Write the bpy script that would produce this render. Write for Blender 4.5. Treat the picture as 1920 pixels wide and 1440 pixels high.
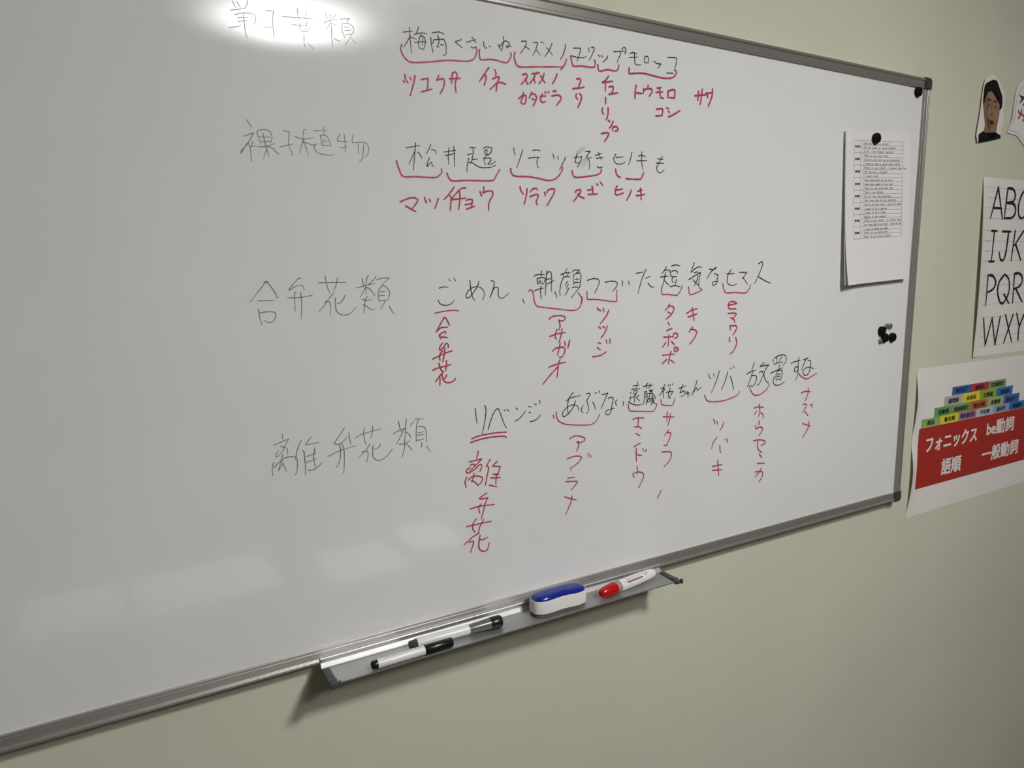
import bpy, bmesh, math, random
from mathutils import Vector, Matrix

# ---------------------------------------------------------------- scene, camera, exposure
sc = bpy.context.scene
for o in list(bpy.data.objects):
    bpy.data.objects.remove(o, do_unlink=True)
COL = sc.collection
R = math.radians

sc.view_settings.view_transform = 'Standard'
sc.view_settings.look = 'None'
sc.view_settings.gamma = 1.0
sc.view_settings.use_curve_mapping = False
sc.view_settings.exposure = 0.0
sc.cycles.use_denoising = True
sc.cycles.max_bounces = 8

# the wall with the board is the plane y = 0, the room lies at y < 0, x runs right along it (metres)
cam_d = bpy.data.cameras.new('camera')
cam_d.sensor_fit = 'HORIZONTAL'
cam_d.sensor_width = 36.0
cam_d.lens = 24.956
cam_d.clip_start = 0.02
cam = bpy.data.objects.new('camera', cam_d)
COL.objects.link(cam)
c_right = Vector((0.8656799, -0.5004461, -0.0123287))
c_down = Vector((-0.0884744, -0.1287115, -0.9877275))
c_fwd = Vector((0.4927175, 0.8561466, -0.1556997))
cm = Matrix.Identity(4)
for i in range(3):
    cm[i][0] = c_right[i]; cm[i][1] = -c_down[i]; cm[i][2] = -c_fwd[i]
cm.translation = (-1.5206, -0.93216, 1.45424)
cam.matrix_world = cm
sc.camera = cam

# world: the room is closed, only a trace of light from outside
w = bpy.data.worlds.new('world')
sc.world = w
w.use_nodes = True
w.node_tree.nodes['Background'].inputs[0].default_value = (0.8, 0.85, 1.0, 1)
w.node_tree.nodes['Background'].inputs[1].default_value = 0.02

ZF, ZC = -0.20, 2.55                # floor and ceiling of the room
LAMP_POS = (-0.74, -2.26, ZC)       # round ceiling lamp mirrored in the board
LAMP_R = 0.46
LAMP_POWER = 30.0                   # radiance at the middle of its diffuser, fading to the rim
DOWN_POS = (-0.50, -1.60, ZC)       # slim downlight nearer the board, the main light
DOWN_R = 0.17
DOWN_POWER = 138.0
LAMP_COL = (1.0, 0.988, 0.965)

BT = 0.018                          # writing surface stands this far off the wall
ZB = 0.95                           # lower inner edge of the board
BW, BH = 1.76, 0.87                 # inner size of the board; its right inner edge is x = 0

# ---------------------------------------------------------------- helpers
def srgb(r, g, b):
    def f(v):
        v /= 255.0
        return v / 12.92 if v <= 0.04045 else ((v + 0.055) / 1.055) ** 2.4
    return (f(r), f(g), f(b), 1.0)

def mat(name, col, rough=0.5, metal=0.0, spec=0.5, noise=0.0, nscale=30.0, bump=0.0, bscale=200.0,
        rnoise=0.0, rscale=8.0, bdist=0.001, emit=None, estr=0.0, coat=0.0, brushed=None):
    m = bpy.data.materials.new(name)
    m.use_nodes = True
    nt = m.node_tree
    b = nt.nodes['Principled BSDF']
    if len(col) == 3:
        col = (*col, 1.0)
    b.inputs['Base Color'].default_value = col
    b.inputs['Roughness'].default_value = rough
    b.inputs['Metallic'].default_value = metal
    b.inputs['Specular IOR Level'].default_value = spec
    b.inputs['Coat Weight'].default_value = coat
    tc = nt.nodes.new('ShaderNodeTexCoord')
    def tex(scale, detail=4.0):
        n = nt.nodes.new('ShaderNodeTexNoise')
        n.inputs['Scale'].default_value = scale
        n.inputs['Detail'].default_value = detail
        nt.links.new(tc.outputs['Object'], n.inputs['Vector'])
        return n
    if noise:
        n = tex(nscale)
        mr = nt.nodes.new('ShaderNodeMapRange')
        mr.inputs['From Min'].default_value = 0.3; mr.inputs['From Max'].default_value = 0.7
        mr.inputs['To Min'].default_value = 1 - noise; mr.inputs['To Max'].default_value = 1 + noise
        nt.links.new(n.outputs['Fac'], mr.inputs['Value'])
        mx = nt.nodes.new('ShaderNodeMix'); mx.data_type = 'RGBA'; mx.blend_type = 'MULTIPLY'
        mx.inputs[0].default_value = 1.0
        mx.inputs[6].default_value = col
        nt.links.new(mr.outputs['Result'], mx.inputs[7])
        nt.links.new(mx.outputs[2], b.inputs['Base Color'])
    if rnoise:
        n = tex(rscale)
        mr = nt.nodes.new('ShaderNodeMapRange')
        mr.inputs['From Min'].default_value = 0.3; mr.inputs['From Max'].default_value = 0.7
        mr.inputs['To Min'].default_value = max(0.02, rough - rnoise); mr.inputs['To Max'].default_value = rough + rnoise
        nt.links.new(n.outputs['Fac'], mr.inputs['Value'])
        nt.links.new(mr.outputs['Result'], b.inputs['Roughness'])
    if bump:
        n = tex(bscale, 6.0)
        bp = nt.nodes.new('ShaderNodeBump')
        bp.inputs['Strength'].default_value = bump
        bp.inputs['Distance'].default_value = bdist
        nt.links.new(n.outputs['Fac'], bp.inputs['Height'])
        nt.links.new(bp.outputs['Normal'], b.inputs['Normal'])
    if brushed:      # extruded metal: highlights spread across the extrusion direction
        b.inputs['Anisotropic'].default_value = 0.75
        cx = nt.nodes.new('ShaderNodeCombineXYZ')
        for i in range(3): cx.inputs[i].default_value = brushed[i]
        nt.links.new(cx.outputs[0], b.inputs['Tangent'])
    if emit:
        b.inputs['Emission Color'].default_value = (*emit[:3], 1.0)
        b.inputs['Emission Strength'].default_value = estr
    return m

def link(name, me, m, parent=None, smooth=False):
    o = bpy.data.objects.new(name, me)
    COL.objects.link(o)
    for x in (m if isinstance(m, (list, tuple)) else [m]):
        me.materials.append(x)
    if parent:
        o.parent = parent
    if smooth:
        for p in me.polygons:
            p.use_smooth = True
    return o

def obj(name, bm, m, parent=None, smooth=False, sharp=None):
    me = bpy.data.meshes.new(name)
    bmesh.ops.recalc_face_normals(bm, faces=bm.faces)
    bm.to_mesh(me); bm.free()
    o = link(name, me, m, parent, smooth or sharp is not None)
    if sharp is not None:
        me.set_sharp_from_angle(angle=R(sharp))
    return o

def flat(name, bm, m, parent=None):
    # thin printed or inked layers: every face looks into the room
    for f in bm.faces:
        f.normal_update()
        if f.normal.y > 0:
            f.normal_flip()
    me = bpy.data.meshes.new(name)
    bm.to_mesh(me); bm.free()
    return link(name, me, m, parent)

def empty(name, loc, rot=(0, 0, 0)):
    o = bpy.data.objects.new(name, None)
    o.empty_display_size = 0.05
    o.location = loc; o.rotation_euler = rot
    COL.objects.link(o)
    return o

def tag(o, label, cat, group=None):
    o['label'] = label; o['category'] = cat
    if group: o['group'] = group
    return o

def struct(o):
    o['kind'] = 'structure'
    return o

def add_box(bm, x0, x1, y0, y1, z0, z1, bev=0.0, seg=2):
    r = bmesh.ops.create_cube(bm, size=1.0)
    vs = r['verts']
    for v in vs:
        v.co = Vector(((x0 + x1) / 2 + v.co.x * (x1 - x0), (y0 + y1) / 2 + v.co.y * (y1 - y0), (z0 + z1) / 2 + v.co.z * (z1 - z0)))
    if bev:
        es = list({e for v in vs for e in v.link_edges})
        bmesh.ops.bevel(bm, geom=es, offset=bev, segments=seg, affect='EDGES', profile=0.5)

def lathe(bm, prof, seg=32, axis='X', cap=True, mtx=None):
    """prof: list of (t along the axis, radius)"""
    rings = []
    for t, r in prof:
        ring = []
        for k in range(seg):
            a = 2 * math.pi * k / seg
            c, s = r * math.cos(a), r * math.sin(a)
            p = {'X': (t, c, s), 'Y': (c, t, s), 'Z': (c, s, t)}[axis]
            p = Vector(p)
            if mtx is not None: p = mtx @ p
            ring.append(bm.verts.new(p))
        rings.append(ring)
    for a, b in zip(rings, rings[1:]):
        for k in range(seg):
            bm.faces.new((a[k], a[(k + 1) % seg], b[(k + 1) % seg], b[k]))
    if cap:
        bm.faces.new(rings[0]); bm.faces.new(rings[-1])

def extrude_profile(bm, prof, p0, p1, out, face):
    """closed profile of (d, h): d along 'out', h along 'face', swept from p0 to p1 (tuples of start offset per d)"""
    ra = [bm.verts.new(Vector(p0(d)) + Vector(out) * d + Vector(face) * h) for d, h in prof]
    rb = [bm.verts.new(Vector(p1(d)) + Vector(out) * d + Vector(face) * h) for d, h in prof]
    n = len(prof)
    for i in range(n):
        bm.faces.new((ra[i], ra[(i + 1) % n], rb[(i + 1) % n], rb[i]))
    bm.faces.new(ra); bm.faces.new(rb)

def catmull(pts, step):
    """smooth a hand-drawn polyline, keeping its sharp turns"""
    pts = [Vector(p) for p in pts]
    if len(pts) < 3:
        return pts
    segs, cur = [], [pts[0]]
    for i in range(1, len(pts) - 1):
        cur.append(pts[i])
        a, b = pts[i] - pts[i - 1], pts[i + 1] - pts[i]
        if a.length > 1e-9 and b.length > 1e-9 and a.angle(b) > R(78):
            segs.append(cur); cur = [pts[i]]
    cur.append(pts[-1]); segs.append(cur)
    out = [pts[0]]
    for s in segs:
        q = [s[0]] + s + [s[-1]]
        for i in range(1, len(q) - 2):
            p0, p1, p2, p3 = q[i - 1], q[i], q[i + 1], q[i + 2]
            n = max(2, min(10, int((p2 - p1).length / step)))
            for k in range(1, n + 1):
                t = k / n
                out.append(0.5 * ((2 * p1) + (p2 - p0) * t + (2 * p0 - 5 * p1 + 4 * p2 - p3) * t * t + (3 * p1 - p0 - 3 * p2 + p3) * t ** 3))
    return out

RIB = [0]
def ribbon(bm, pts, width, fn, taper=0.0, mi=0, rnd=None):
    """a round-ended pen stroke of the given width through 2D pts; fn(u, v) places it in space"""
    P = catmull(pts, width * 0.6)
    P = [p for i, p in enumerate(P) if i == 0 or (p - P[i - 1]).length > 1e-7]
    n = len(P)
    h = width / 2
    if n == 1:
        P = [P[0] - Vector((h * .3, 0)), P[0] + Vector((h * .3, 0))]; n = 2
    L, Rr = [], []
    for i, p in enumerate(P):
        t = (P[min(i + 1, n - 1)] - P[max(i - 1, 0)])
        if t.length < 1e-9: t = Vector((1, 0))
        t.normalize()
        nrm = Vector((-t.y, t.x))
        f = i / (n - 1)
        hh = h * (1.08 - taper * max(0.0, f - 0.45) / 0.55)
        if rnd: hh *= 1 + 0.10 * math.sin(i * 0.9 + rnd)
        L.append(p + nrm * hh); Rr.append(p - nrm * hh)
    def cap(c, l, r):
        d = l - c
        sgn = 1
        return [c + Matrix.Rotation(a, 2) @ d for a in (math.pi * k / 5 for k in range(1, 5))]
    start = cap(P[0], L[0], Rr[0])
    end = cap(P[-1], Rr[-1], L[-1])
    RIB[0] = (RIB[0] + 1) % 24
    base = RIB[0] * 5e-6
    def V(p, i=0):
        q = fn(p.x, p.y); q.y -= base + i * 1.2e-6
        return bm.verts.new(q)
    lv = [V(p, i) for i, p in enumerate(L)]; rv = [V(p, i) for i, p in enumerate(Rr)]
    fs = []
    for i in range(n - 1):
        fs.append(bm.faces.new((lv[i], rv[i], rv[i + 1], lv[i + 1])))
    fs.append(bm.faces.new([lv[0]] + [V(p) for p in start] + [rv[0]]))
    fs.append(bm.faces.new([rv[-1]] + [V(p, n - 1) for p in end] + [lv[-1]]))
    for f in fs: f.material_index = mi

def poly(bm, pts, fn, mi=0):
    f = bm.faces.new([bm.verts.new(fn(*p)) for p in pts])
    f.material_index = mi
    return f

def rect(bm, x0, x1, z0, z1, fn, mi=0, nx=1, nz=1):
    g = [[bm.verts.new(fn(x0 + (x1 - x0) * i / nx, z0 + (z1 - z0) * j / nz)) for j in range(nz + 1)] for i in range(nx + 1)]
    for i in range(nx):
        for j in range(nz):
            f = bm.faces.new((g[i][j], g[i + 1][j], g[i + 1][j + 1], g[i][j + 1]))
            f.material_index = mi

def text(bm, body, x0, x1, z0, z1, fn, mi=0, bold=0.0, shear=0.0, words=1.0):
    """set a line of type into the box x0..x1, z0..z1"""
    cu = bpy.data.curves.new('type', 'FONT')
    cu.body = body; cu.shear = shear; cu.space_word = words
    cu.resolution_u = 3
    to = bpy.data.objects.new('type', cu)
    COL.objects.link(to)
    bpy.context.view_layer.update()
    me = bpy.data.meshes.new_from_object(to.evaluated_get(bpy.context.evaluated_depsgraph_get()))
    bpy.data.objects.remove(to); bpy.data.curves.remove(cu)
    xs = [v.co.x for v in me.vertices]; ys = [v.co.y for v in me.vertices]
    if not xs: return
    ax, bx, ay, by = min(xs), max(xs), min(ys), max(ys)
    # bold type is struck several times, each strike shifted a little
    shifts = [(0, 0)] if not bold else [(dx * bold, dz * bold) for dx in (-1, -0.33, 0.33, 1) for dz in (-0.8, 0.8)]
    for si, (sx, sz) in enumerate(shifts):
        vs = []
        for v in me.vertices:
            fx = (v.co.x - ax) / (bx - ax); fy = (v.co.y - ay) / (by - ay)
            q = fn(x0 + (x1 - x0) * fx + sx, z0 + (z1 - z0) * fy + sz); q.y -= si * 1.2e-5
            vs.append(bm.verts.new(q))
        for p in me.polygons:
            try:
                f = bm.faces.new([vs[i] for i in p.vertices]); f.material_index = mi
            except ValueError:
                pass
    bpy.data.meshes.remove(me)

WRITING = [
    ('written_heading', 'grey', 'faint grey handwriting', '8:-13580,8152 -13551,8086/8:-13534,8151 -13497,8099/8:-13414,8184 -13424,8140 -13452,8097/8:-13612,8052 -13453,8093/8:-13565,8008 -13469,8044 -13365,8048 -13332,8019 -13345,7958 -13373,7928/8:-13469,8040 -13467,7914 -13455,7805 -13435,7774/8:-13534,7986 -13420,8004/8:-13536,7939 -13431,7970/8:-13639,7856 -13583,7873 -13509,7895/9:-13217,8110 -13124,8116 -13144,8014 -13138,7821/9:-13252,7916 -13149,7934/9:-13033,8070 -12854,8089 -12672,8102/9:-12843,8196 -12844,8113 -12810,8057/9:-12743,8172 -12751,8110/9:-12924,7997 -12724,8017/9:-12821,8029 -12829,7975 -12812,7942/9:-12740,8054 -12765,7958/9:-12705,8015 -12737,7949/9:-12812,7942 -12737,7944/9:-12783,7907 -12786,7827/9:-12787,7804 -12773,7764/9:-12740,7811 -12673,7756/9:-12511,8193 -12491,8123/9:-12449,8192 -12450,8085/9:-12377,8195 -12428,8133/9:-12532,8077 -12468,8114 -12370,8140/9:-12450,8085 -12502,8015/9:-12445,8090 -12373,8070/9:-12441,8068 -12443,7888 -12440,7819/9:-12420,7919 -12382,7902 -12338,7894/9:-12325,8153 -12206,8176 -12253,8124/9:-12303,8107 -12312,8034 -12280,7939/9:-12294,8104 -12224,8115 -12171,8086 -12164,8037 -12191,7988 -12277,7857/9:-12281,8065 -12211,8078/9:-12278,8025 -12193,8044/9:-12271,7975 -12195,8001/9:-12195,7942 -12141,7890'),
    ('written_heading', 'grey', 'faint grey handwriting', '9:-13514,6858 -13464,6777/9:-13556,6668 -13444,6717 -13516,6592 -13597,6497 -13603,6470 -13578,6508 -13520,6596 -13499,6558 -13488,6416 -13499,6387/9:-13461,6618 -13479,6546/9:-13499,6553 -13420,6570/9:-13405,6734 -13392,6664 -13365,6590/9:-13405,6736 -13327,6762 -13256,6746 -13235,6685 -13256,6612/9:-13386,6673 -13260,6681/9:-13359,6620 -13259,6631/9:-13337,6717 -13316,6589 -13282,6456/9:-13405,6556 -13303,6572 -13210,6608/9:-13299,6563 -13349,6425/10:-13294,6573 -13232,6550 -13181,6500 -13149,6497/10:-13098,6770 -13026,6761 -13043,6609 -13008,6521 -13010,6488 -13036,6484/10:-13144,6575 -13073,6598 -12993,6620/10:-12964,6714 -12890,6692 -12814,6696 -12737,6716/10:-12823,6801 -12851,6794 -12867,6687/10:-12863,6678 -12919,6522/10:-12862,6687 -12835,6588 -12812,6493/10:-12879,6645 -12831,6648 -12742,6624 -12692,6650/10:-12732,6633 -12725,6577 -12679,6534 -12553,6519 -12489,6533/10:-12730,6797 -12562,6813/10:-12602,6852 -12604,6759/10:-12650,6750 -12630,6631 -12528,6634/10:-12649,6741 -12609,6758 -12561,6739 -12523,6634/10:-12627,6696 -12573,6699/10:-12628,6668 -12574,6676/10:-12396,6785 -12434,6730 -12435,6697 -12300,6701/10:-12346,6784 -12337,6681 -12344,6572/10:-12404,6624 -12370,6620 -12314,6637/10:-12220,6794 -12245,6735 -12245,6693 -12122,6707 -12051,6693 -12031,6627 -12057,6548 -12095,6522/10:-12170,6679 -12168,6562/10:-12098,6675 -12114,6544 -12143,6475 -12170,6456'),
    ('written_heading', 'grey', 'faint grey handwriting', '10:-13396,4962 -13428,4946 -13621,4714/10:-13440,4957 -13396,4953 -13292,4785 -13304,4764/10:-13526,4732 -13330,4732/10:-13524,4631 -13517,4542 -13495,4437/10:-13515,4585 -13430,4595 -13339,4589 -13324,4550 -13352,4480 -13406,4462 -13466,4490/10:-12988,4999 -13028,4989 -13139,4869 -13145,4853 -13043,4906 -12988,4911 -12962,4888 -12956,4852/10:-13167,4758 -13008,4761 -12856,4782/10:-13059,4829 -13078,4791 -13084,4591/10:-13002,4828 -12996,4677 -13014,4493/10:-12774,4938 -12637,4940 -12410,4939/10:-12684,5023 -12667,4915 -12638,4819 -12619,4805/10:-12524,4998 -12539,4924 -12583,4829/10:-12580,4806 -12648,4734 -12728,4628 -12788,4576/10:-12708,4684 -12672,4703 -12641,4688 -12631,4619 -12642,4519/11:-12566,4743 -12562,4594 -12519,4535 -12449,4515 -12377,4535 -12295,4613/11:-12436,4771 -12462,4717 -12512,4673 -12547,4671/11:-12194,4981 -12182,4895/11:-12102,5015 -12126,5004 -12157,4871/11:-12004,5010 -12056,4950 -12125,4899/11:-12277,4862 -12168,4888 -12027,4917/11:-12151,4871 -12236,4733/11:-12145,4865 -12152,4766/11:-12145,4865 -12097,4846 -12028,4753/11:-12206,4715 -12152,4698 -12079,4706/11:-12132,4744 -12164,4708 -12194,4528/11:-12198,4641 -12168,4632 -12097,4579 -12042,4573/11:-12000,4963 -11931,4983 -11819,4988 -11923,4901/11:-11923,4889 -11969,4832 -11985,4750 -11970,4667/11:-11929,4887 -11874,4871 -11827,4805 -11832,4746 -11857,4687/11:-11958,4806 -11889,4806/11:-11964,4754 -11894,4759/11:-11969,4688 -11882,4690 -11961,4574/11:-11837,4615 -11800,4542 -11761,4505'),
    ('written_heading', 'grey', 'faint grey handwriting', '10:-13339,3037 -13334,2966/10:-13458,2904 -13260,2965 -13345,2831/10:-13399,2826 -13435,2775 -13429,2747 -13391,2769 -13322,2834/10:-13366,2880 -13320,2865 -13286,2829 -13285,2760/10:-13349,2769 -13380,2655 -13417,2564 -13351,2651/10:-13352,2664 -13315,2545/10:-13466,2687 -13489,2597 -13486,2509/11:-13465,2612 -13409,2666 -13323,2722 -13239,2725 -13180,2708 -13170,2637 -13185,2513 -13212,2479/11:-13107,2930 -13163,2799 -13194,2678/11:-12972,2953 -13050,2872 -13038,2858 -12878,2868/11:-13097,2788 -13078,2762 -13071,2609 -13076,2458/11:-13047,2701 -12929,2729/11:-13052,2622 -12920,2658/11:-12937,2800 -12957,2669 -12939,2539/11:-13039,2513 -12959,2516 -12895,2551 -12849,2596/11:-12532,3016 -12679,2829 -12661,2814 -12591,2817 -12497,2889/11:-12475,2945 -12467,2859 -12453,2786/11:-12777,2659 -12609,2716 -12387,2758/11:-12611,2801 -12596,2721 -12616,2581 -12658,2509 -12677,2503/11:-12578,2816 -12551,2715 -12556,2533 -12571,2398/11:-12389,2862 -12315,2898 -12208,2918 -12013,2949/11:-12251,2988 -12271,2926 -12260,2806 -12236,2753/11:-12141,2999 -12149,2910 -12175,2828/11:-12189,2755 -12253,2674 -12356,2583/11:-12307,2655 -12246,2666 -12222,2616 -12247,2507/12:-12148,2725 -12156,2594 -12125,2530 -12059,2507 -11969,2540 -11868,2641/11:-12049,2741 -12050,2706 -12106,2673 -12139,2678/12:-11767,3021 -11753,2928 -11727,2864/12:-11650,3050 -11671,2891 -11683,2744/12:-11544,2997 -11594,2936/12:-11853,2853 -11747,2894 -11649,2909/12:-11691,2914 -11751,2793 -11810,2704/12:-11665,2857 -11610,2809 -11601,2767/12:-11772,2695 -11713,2691 -11606,2723/12:-11690,2745 -11695,2624 -11742,2497/12:-11664,2690 -11576,2583/12:-11529,3023 -11396,3014/12:-11461,3017 -11491,2964 -11509,2871 -11518,2688/12:-11479,2911 -11407,2900 -11366,2854 -11354,2680/12:-11482,2820 -11398,2827/12:-11497,2785 -11400,2792/12:-11507,2718 -11443,2715 -11399,2728/12:-11437,2671 -11431,2629 -11454,2593/12:-11356,2616 -11304,2515'),
    ('written_word', 'black', 'black handwriting', '12:-11503,8122 -11369,8154/12:-11412,8191 -11408,8040 -11395,7880/12:-11410,8083 -11452,8012 -11504,7938/12:-11406,8078 -11320,8061/12:-11283,8219 -11317,8140 -11352,8108/12:-11343,8120 -11248,8150 -11175,8146/12:-11249,8134 -11282,8069 -11292,7980 -11267,7956 -11224,7947/12:-11268,8109 -11212,8106 -11195,8037 -11224,7947/12:-11346,8018 -11189,8051/12:-11227,8098 -11243,7997/13:-11096,8172 -10993,8198 -10922,8181/13:-11117,8109 -11107,8016 -11088,7928/13:-11085,8047 -11073,8087 -10996,8104 -10924,8117 -10896,8045 -10904,7932 -10943,7918/13:-11020,8161 -10996,8098 -11015,8029 -11037,8009/13:-11031,8010 -10999,8009/13:-10978,8040 -10926,8047/13:-10670,8147 -10761,8109 -10654,8045/13:-10590,8127 -10444,8182/13:-10507,8204 -10445,8142/13:-10518,8075 -10487,8067 -10446,8090/13:-10328,8170 -10325,8124 -10302,8087 -10281,8101/13:-10246,8129 -10221,8113/14:-10015,8281 -10012,8214 -10045,8090/14:-10094,8165 -10084,8134 -9998,8222 -9934,8219 -9920,8180 -9949,8141 -9977,8155 -9941,8177 -9884,8167/14:-10084,8134 -10045,8090/14:-9723,8260 -9645,8275 -9650,8217 -9744,8093/14:-9665,8203 -9584,8169/14:-9524,8274 -9449,8283 -9480,8193 -9537,8089/14:-9477,8181 -9408,8118/14:-9396,8298 -9346,8289/14:-9206,8303 -9252,8212 -9332,8107/14:-9298,8236 -9199,8146/15:-8965,8330 -8997,8209 -9060,8101/15:-8831,8291 -8703,8308 -8711,8248 -8767,8118/15:-8875,8182 -8767,8172 -8654,8180 -8597,8207/15:-8549,8332 -8560,8305 -8537,8281/15:-8505,8344 -8459,8354 -8459,8306 -8543,8157/15:-8372,8255 -8342,8234/15:-8317,8260 -8292,8234/15:-8195,8266 -8216,8225 -8288,8158/16:-8087,8341 -7954,8364 -7950,8336 -8020,8192/16:-7867,8344 -7847,8395 -7868,8427 -7906,8422 -7928,8384 -7910,8367 -7876,8379/16:-7762,8361 -7701,8380 -7630,8369/16:-7779,8297 -7611,8327/16:-7683,8365 -7672,8269 -7663,8225 -7618,8208 -7550,8222/16:-7474,8334 -7476,8261/16:-7477,8340 -7442,8362 -7396,8344 -7404,8264/16:-7467,8263 -7400,8267/16:-7286,8305 -7249,8294/17:-7240,8278 -7138,8284 -7201,8207/17:-7001,8402 -6822,8419 -6811,8353 -6854,8214/17:-7013,8163 -6872,8177'),
    ('underline_bracket', 'red', 'red bracket under black handwriting', '19:-11529,7969 -11542,7902 -11508,7830 -11424,7770 -11261,7783 -10873,7858 -10539,7895 -10441,8005 -10446,8085'),
    ('underline_bracket', 'red', 'red bracket under black handwriting', '21:-10392,8058 -10399,8034 -10388,7943 -10353,7934 -10179,7958 -9995,7941 -9945,7959 -9893,8043 -9900,8083'),
    ('underline_bracket', 'red', 'red bracket under black handwriting', '22:-9827,8099 -9842,8061 -9829,7980 -9764,7917 -9467,7952 -9021,8007/23:-9052,7966 -8997,8025 -8950,8123'),
    ('underline_bracket', 'red', 'red bracket under black handwriting', '24:-8882,8175 -8847,8062 -8823,8040 -8686,8058 -8490,8066 -8440,8088 -8433,8140 -8444,8176'),
    ('underline_bracket', 'red', 'red bracket under black handwriting', '24:-8383,8117 -8374,8052 -8340,8028 -8206,8066 -8053,8068 -8001,8098 -7982,8167'),
    ('underline_bracket', 'red', 'red bracket under black handwriting', '26:-7780,8145 -7783,8059 -7562,8095 -7418,8097 -7123,8078 -6936,8093 -6852,8131 -6806,8197 -6835,8228'),
    ('written_note', 'red', 'red handwriting', '21:-11498,7602 -11491,7548 -11461,7507/21:-11522,7522 -11508,7508/21:-11428,7577 -11417,7548/21:-11357,7608 -11377,7517 -11433,7350/21:-11268,7568 -11172,7596 -11186,7438/21:-11270,7414 -11121,7465/22:-11016,7651 -11023,7625 -11051,7583 -10952,7620 -10933,7590 -10949,7509 -11004,7415/22:-10860,7627 -10700,7650/22:-10812,7707 -10831,7574/22:-10812,7696 -10778,7722 -10745,7704 -10747,7646/22:-10747,7658 -10775,7574 -10765,7463'),
    ('written_note', 'red', 'red handwriting', '23:-10251,7839 -10273,7819 -10405,7642/23:-10358,7704 -10309,7744 -10296,7711 -10329,7602/23:-10160,7827 -10140,7782 -10148,7752/23:-10198,7701 -10098,7746 -10091,7723 -10128,7660 -10240,7556/23:-10128,7648 -10141,7546/23:-10114,7656 -10064,7670 -9985,7653'),
    ('written_note', 'red', 'red handwriting', '24:-9706,7816 -9647,7835 -9633,7789 -9730,7684/24:-9663,7767 -9626,7693/24:-9550,7847 -9505,7859 -9513,7803 -9596,7706/24:-9521,7790 -9499,7730/24:-9482,7867 -9460,7856/24:-9452,7877 -9425,7874/24:-9346,7878 -9369,7808 -9431,7725/24:-9407,7838 -9332,7749/25:-9122,7892 -9146,7834 -9201,7748/24:-9777,7484 -9710,7533 -9653,7539 -9658,7472 -9681,7421 -9726,7422/24:-9697,7574 -9710,7515 -9748,7432/24:-9560,7592 -9598,7515/24:-9568,7566 -9508,7573 -9478,7515 -9539,7405/24:-9553,7507 -9508,7493/24:-9417,7552 -9317,7569/24:-9378,7587 -9409,7522 -9394,7481 -9349,7477 -9325,7494/24:-9332,7622 -9317,7606/25:-9278,7632 -9263,7618/25:-9193,7644 -9162,7657 -9134,7650/25:-9212,7580 -9116,7602 -9053,7590 -9053,7547 -9132,7458'),
    ('written_note', 'red', 'red handwriting', '25:-8774,7865 -8718,7878 -8693,7856 -8742,7756/26:-8838,7720 -8636,7765/25:-8774,7658 -8785,7612 -8749,7582/26:-8717,7664 -8684,7636 -8692,7572 -8749,7464'),
    ('written_note', 'red', 'red handwriting', '26:-8180,7976 -8230,7916 -8297,7876/26:-8297,7872 -8102,7911/26:-8235,7883 -8240,7754/26:-8169,7820 -8101,7838 -8084,7810 -8117,7735/27:-8165,7714 -8005,7753/26:-8232,7658 -8231,7570/26:-8285,7507 -8296,7457 -8267,7414/27:-8183,7514 -8182,7429 -8215,7334/27:-8167,7332 -8150,7314/27:-8086,7326 -8111,7265 -8154,7219/27:-8093,7187 -8085,7234 -8025,7253 -7981,7223 -8006,7192 -8050,7184/27:-8307,7124 -8213,7148 -8165,7142 -8179,7101 -8243,7015'),
    ('written_note', 'red', 'red handwriting', '27:-7634,7906 -7655,7824 -7657,7705/28:-7642,7793 -7520,7797/28:-7485,7870 -7488,7803/28:-7396,7933 -7404,7879/28:-7485,7850 -7413,7878 -7322,7888 -7312,7849 -7365,7773/28:-7203,7914 -7119,7930/28:-7229,7844 -7089,7866/28:-7156,7919 -7145,7826 -7124,7774 -7068,7773/29:-6977,7885 -6980,7792/29:-6977,7892 -6874,7926 -6826,7915 -6836,7804/29:-6946,7795 -6836,7797'),
    ('written_note', 'red', 'red handwriting', '28:-7213,7589 -7111,7609 -7082,7588 -7098,7504/28:-7220,7486 -7089,7505/29:-6998,7630 -6951,7625/29:-6959,7586 -6935,7561/29:-6956,7501 -6900,7516 -6714,7616'),
    ('written_note', 'red', 'red handwriting', '30:-6395,7881 -6146,7926/30:-6313,7957 -6323,7816/30:-6230,8001 -6246,7894 -6267,7758/30:-6147,7947 -5995,7971/30:-6117,7950 -6104,7881/30:-5998,8027 -6003,7920 -6084,7744'),
    ('written_word', 'black', 'black handwriting', '12:-11517,6682 -11321,6729/12:-11378,6754 -11399,6596 -11424,6402/12:-11400,6640 -11484,6475/12:-11352,6641 -11320,6611 -11294,6562/12:-11163,6751 -11182,6701 -11233,6625/12:-11154,6683 -11114,6684 -11086,6657 -11089,6635/12:-11186,6578 -11222,6496 -11224,6458 -11171,6515 -11153,6521 -11149,6476 -11124,6474/13:-10965,6668 -10788,6704/13:-10951,6621 -10798,6662/13:-10893,6727 -10908,6618 -10900,6506/13:-10819,6753 -10815,6604 -10814,6482/13:-10572,6750 -10542,6760 -10475,6754/13:-10528,6759 -10522,6676 -10565,6542/13:-10611,6657 -10520,6681/13:-10540,6591 -10497,6606 -10454,6607/13:-10594,6608 -10621,6502 -10625,6419/13:-10595,6551 -10547,6559 -10487,6526 -10402,6497 -10265,6508 -10164,6546/13:-10365,6760 -10297,6784 -10223,6770 -10236,6722 -10280,6680 -10330,6684 -10348,6719 -10304,6754 -10311,6674 -10356,6624 -10344,6572 -10327,6536/13:-10356,6624 -10263,6635 -10238,6611 -10295,6549 -10239,6557 -10169,6594'),
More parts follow.
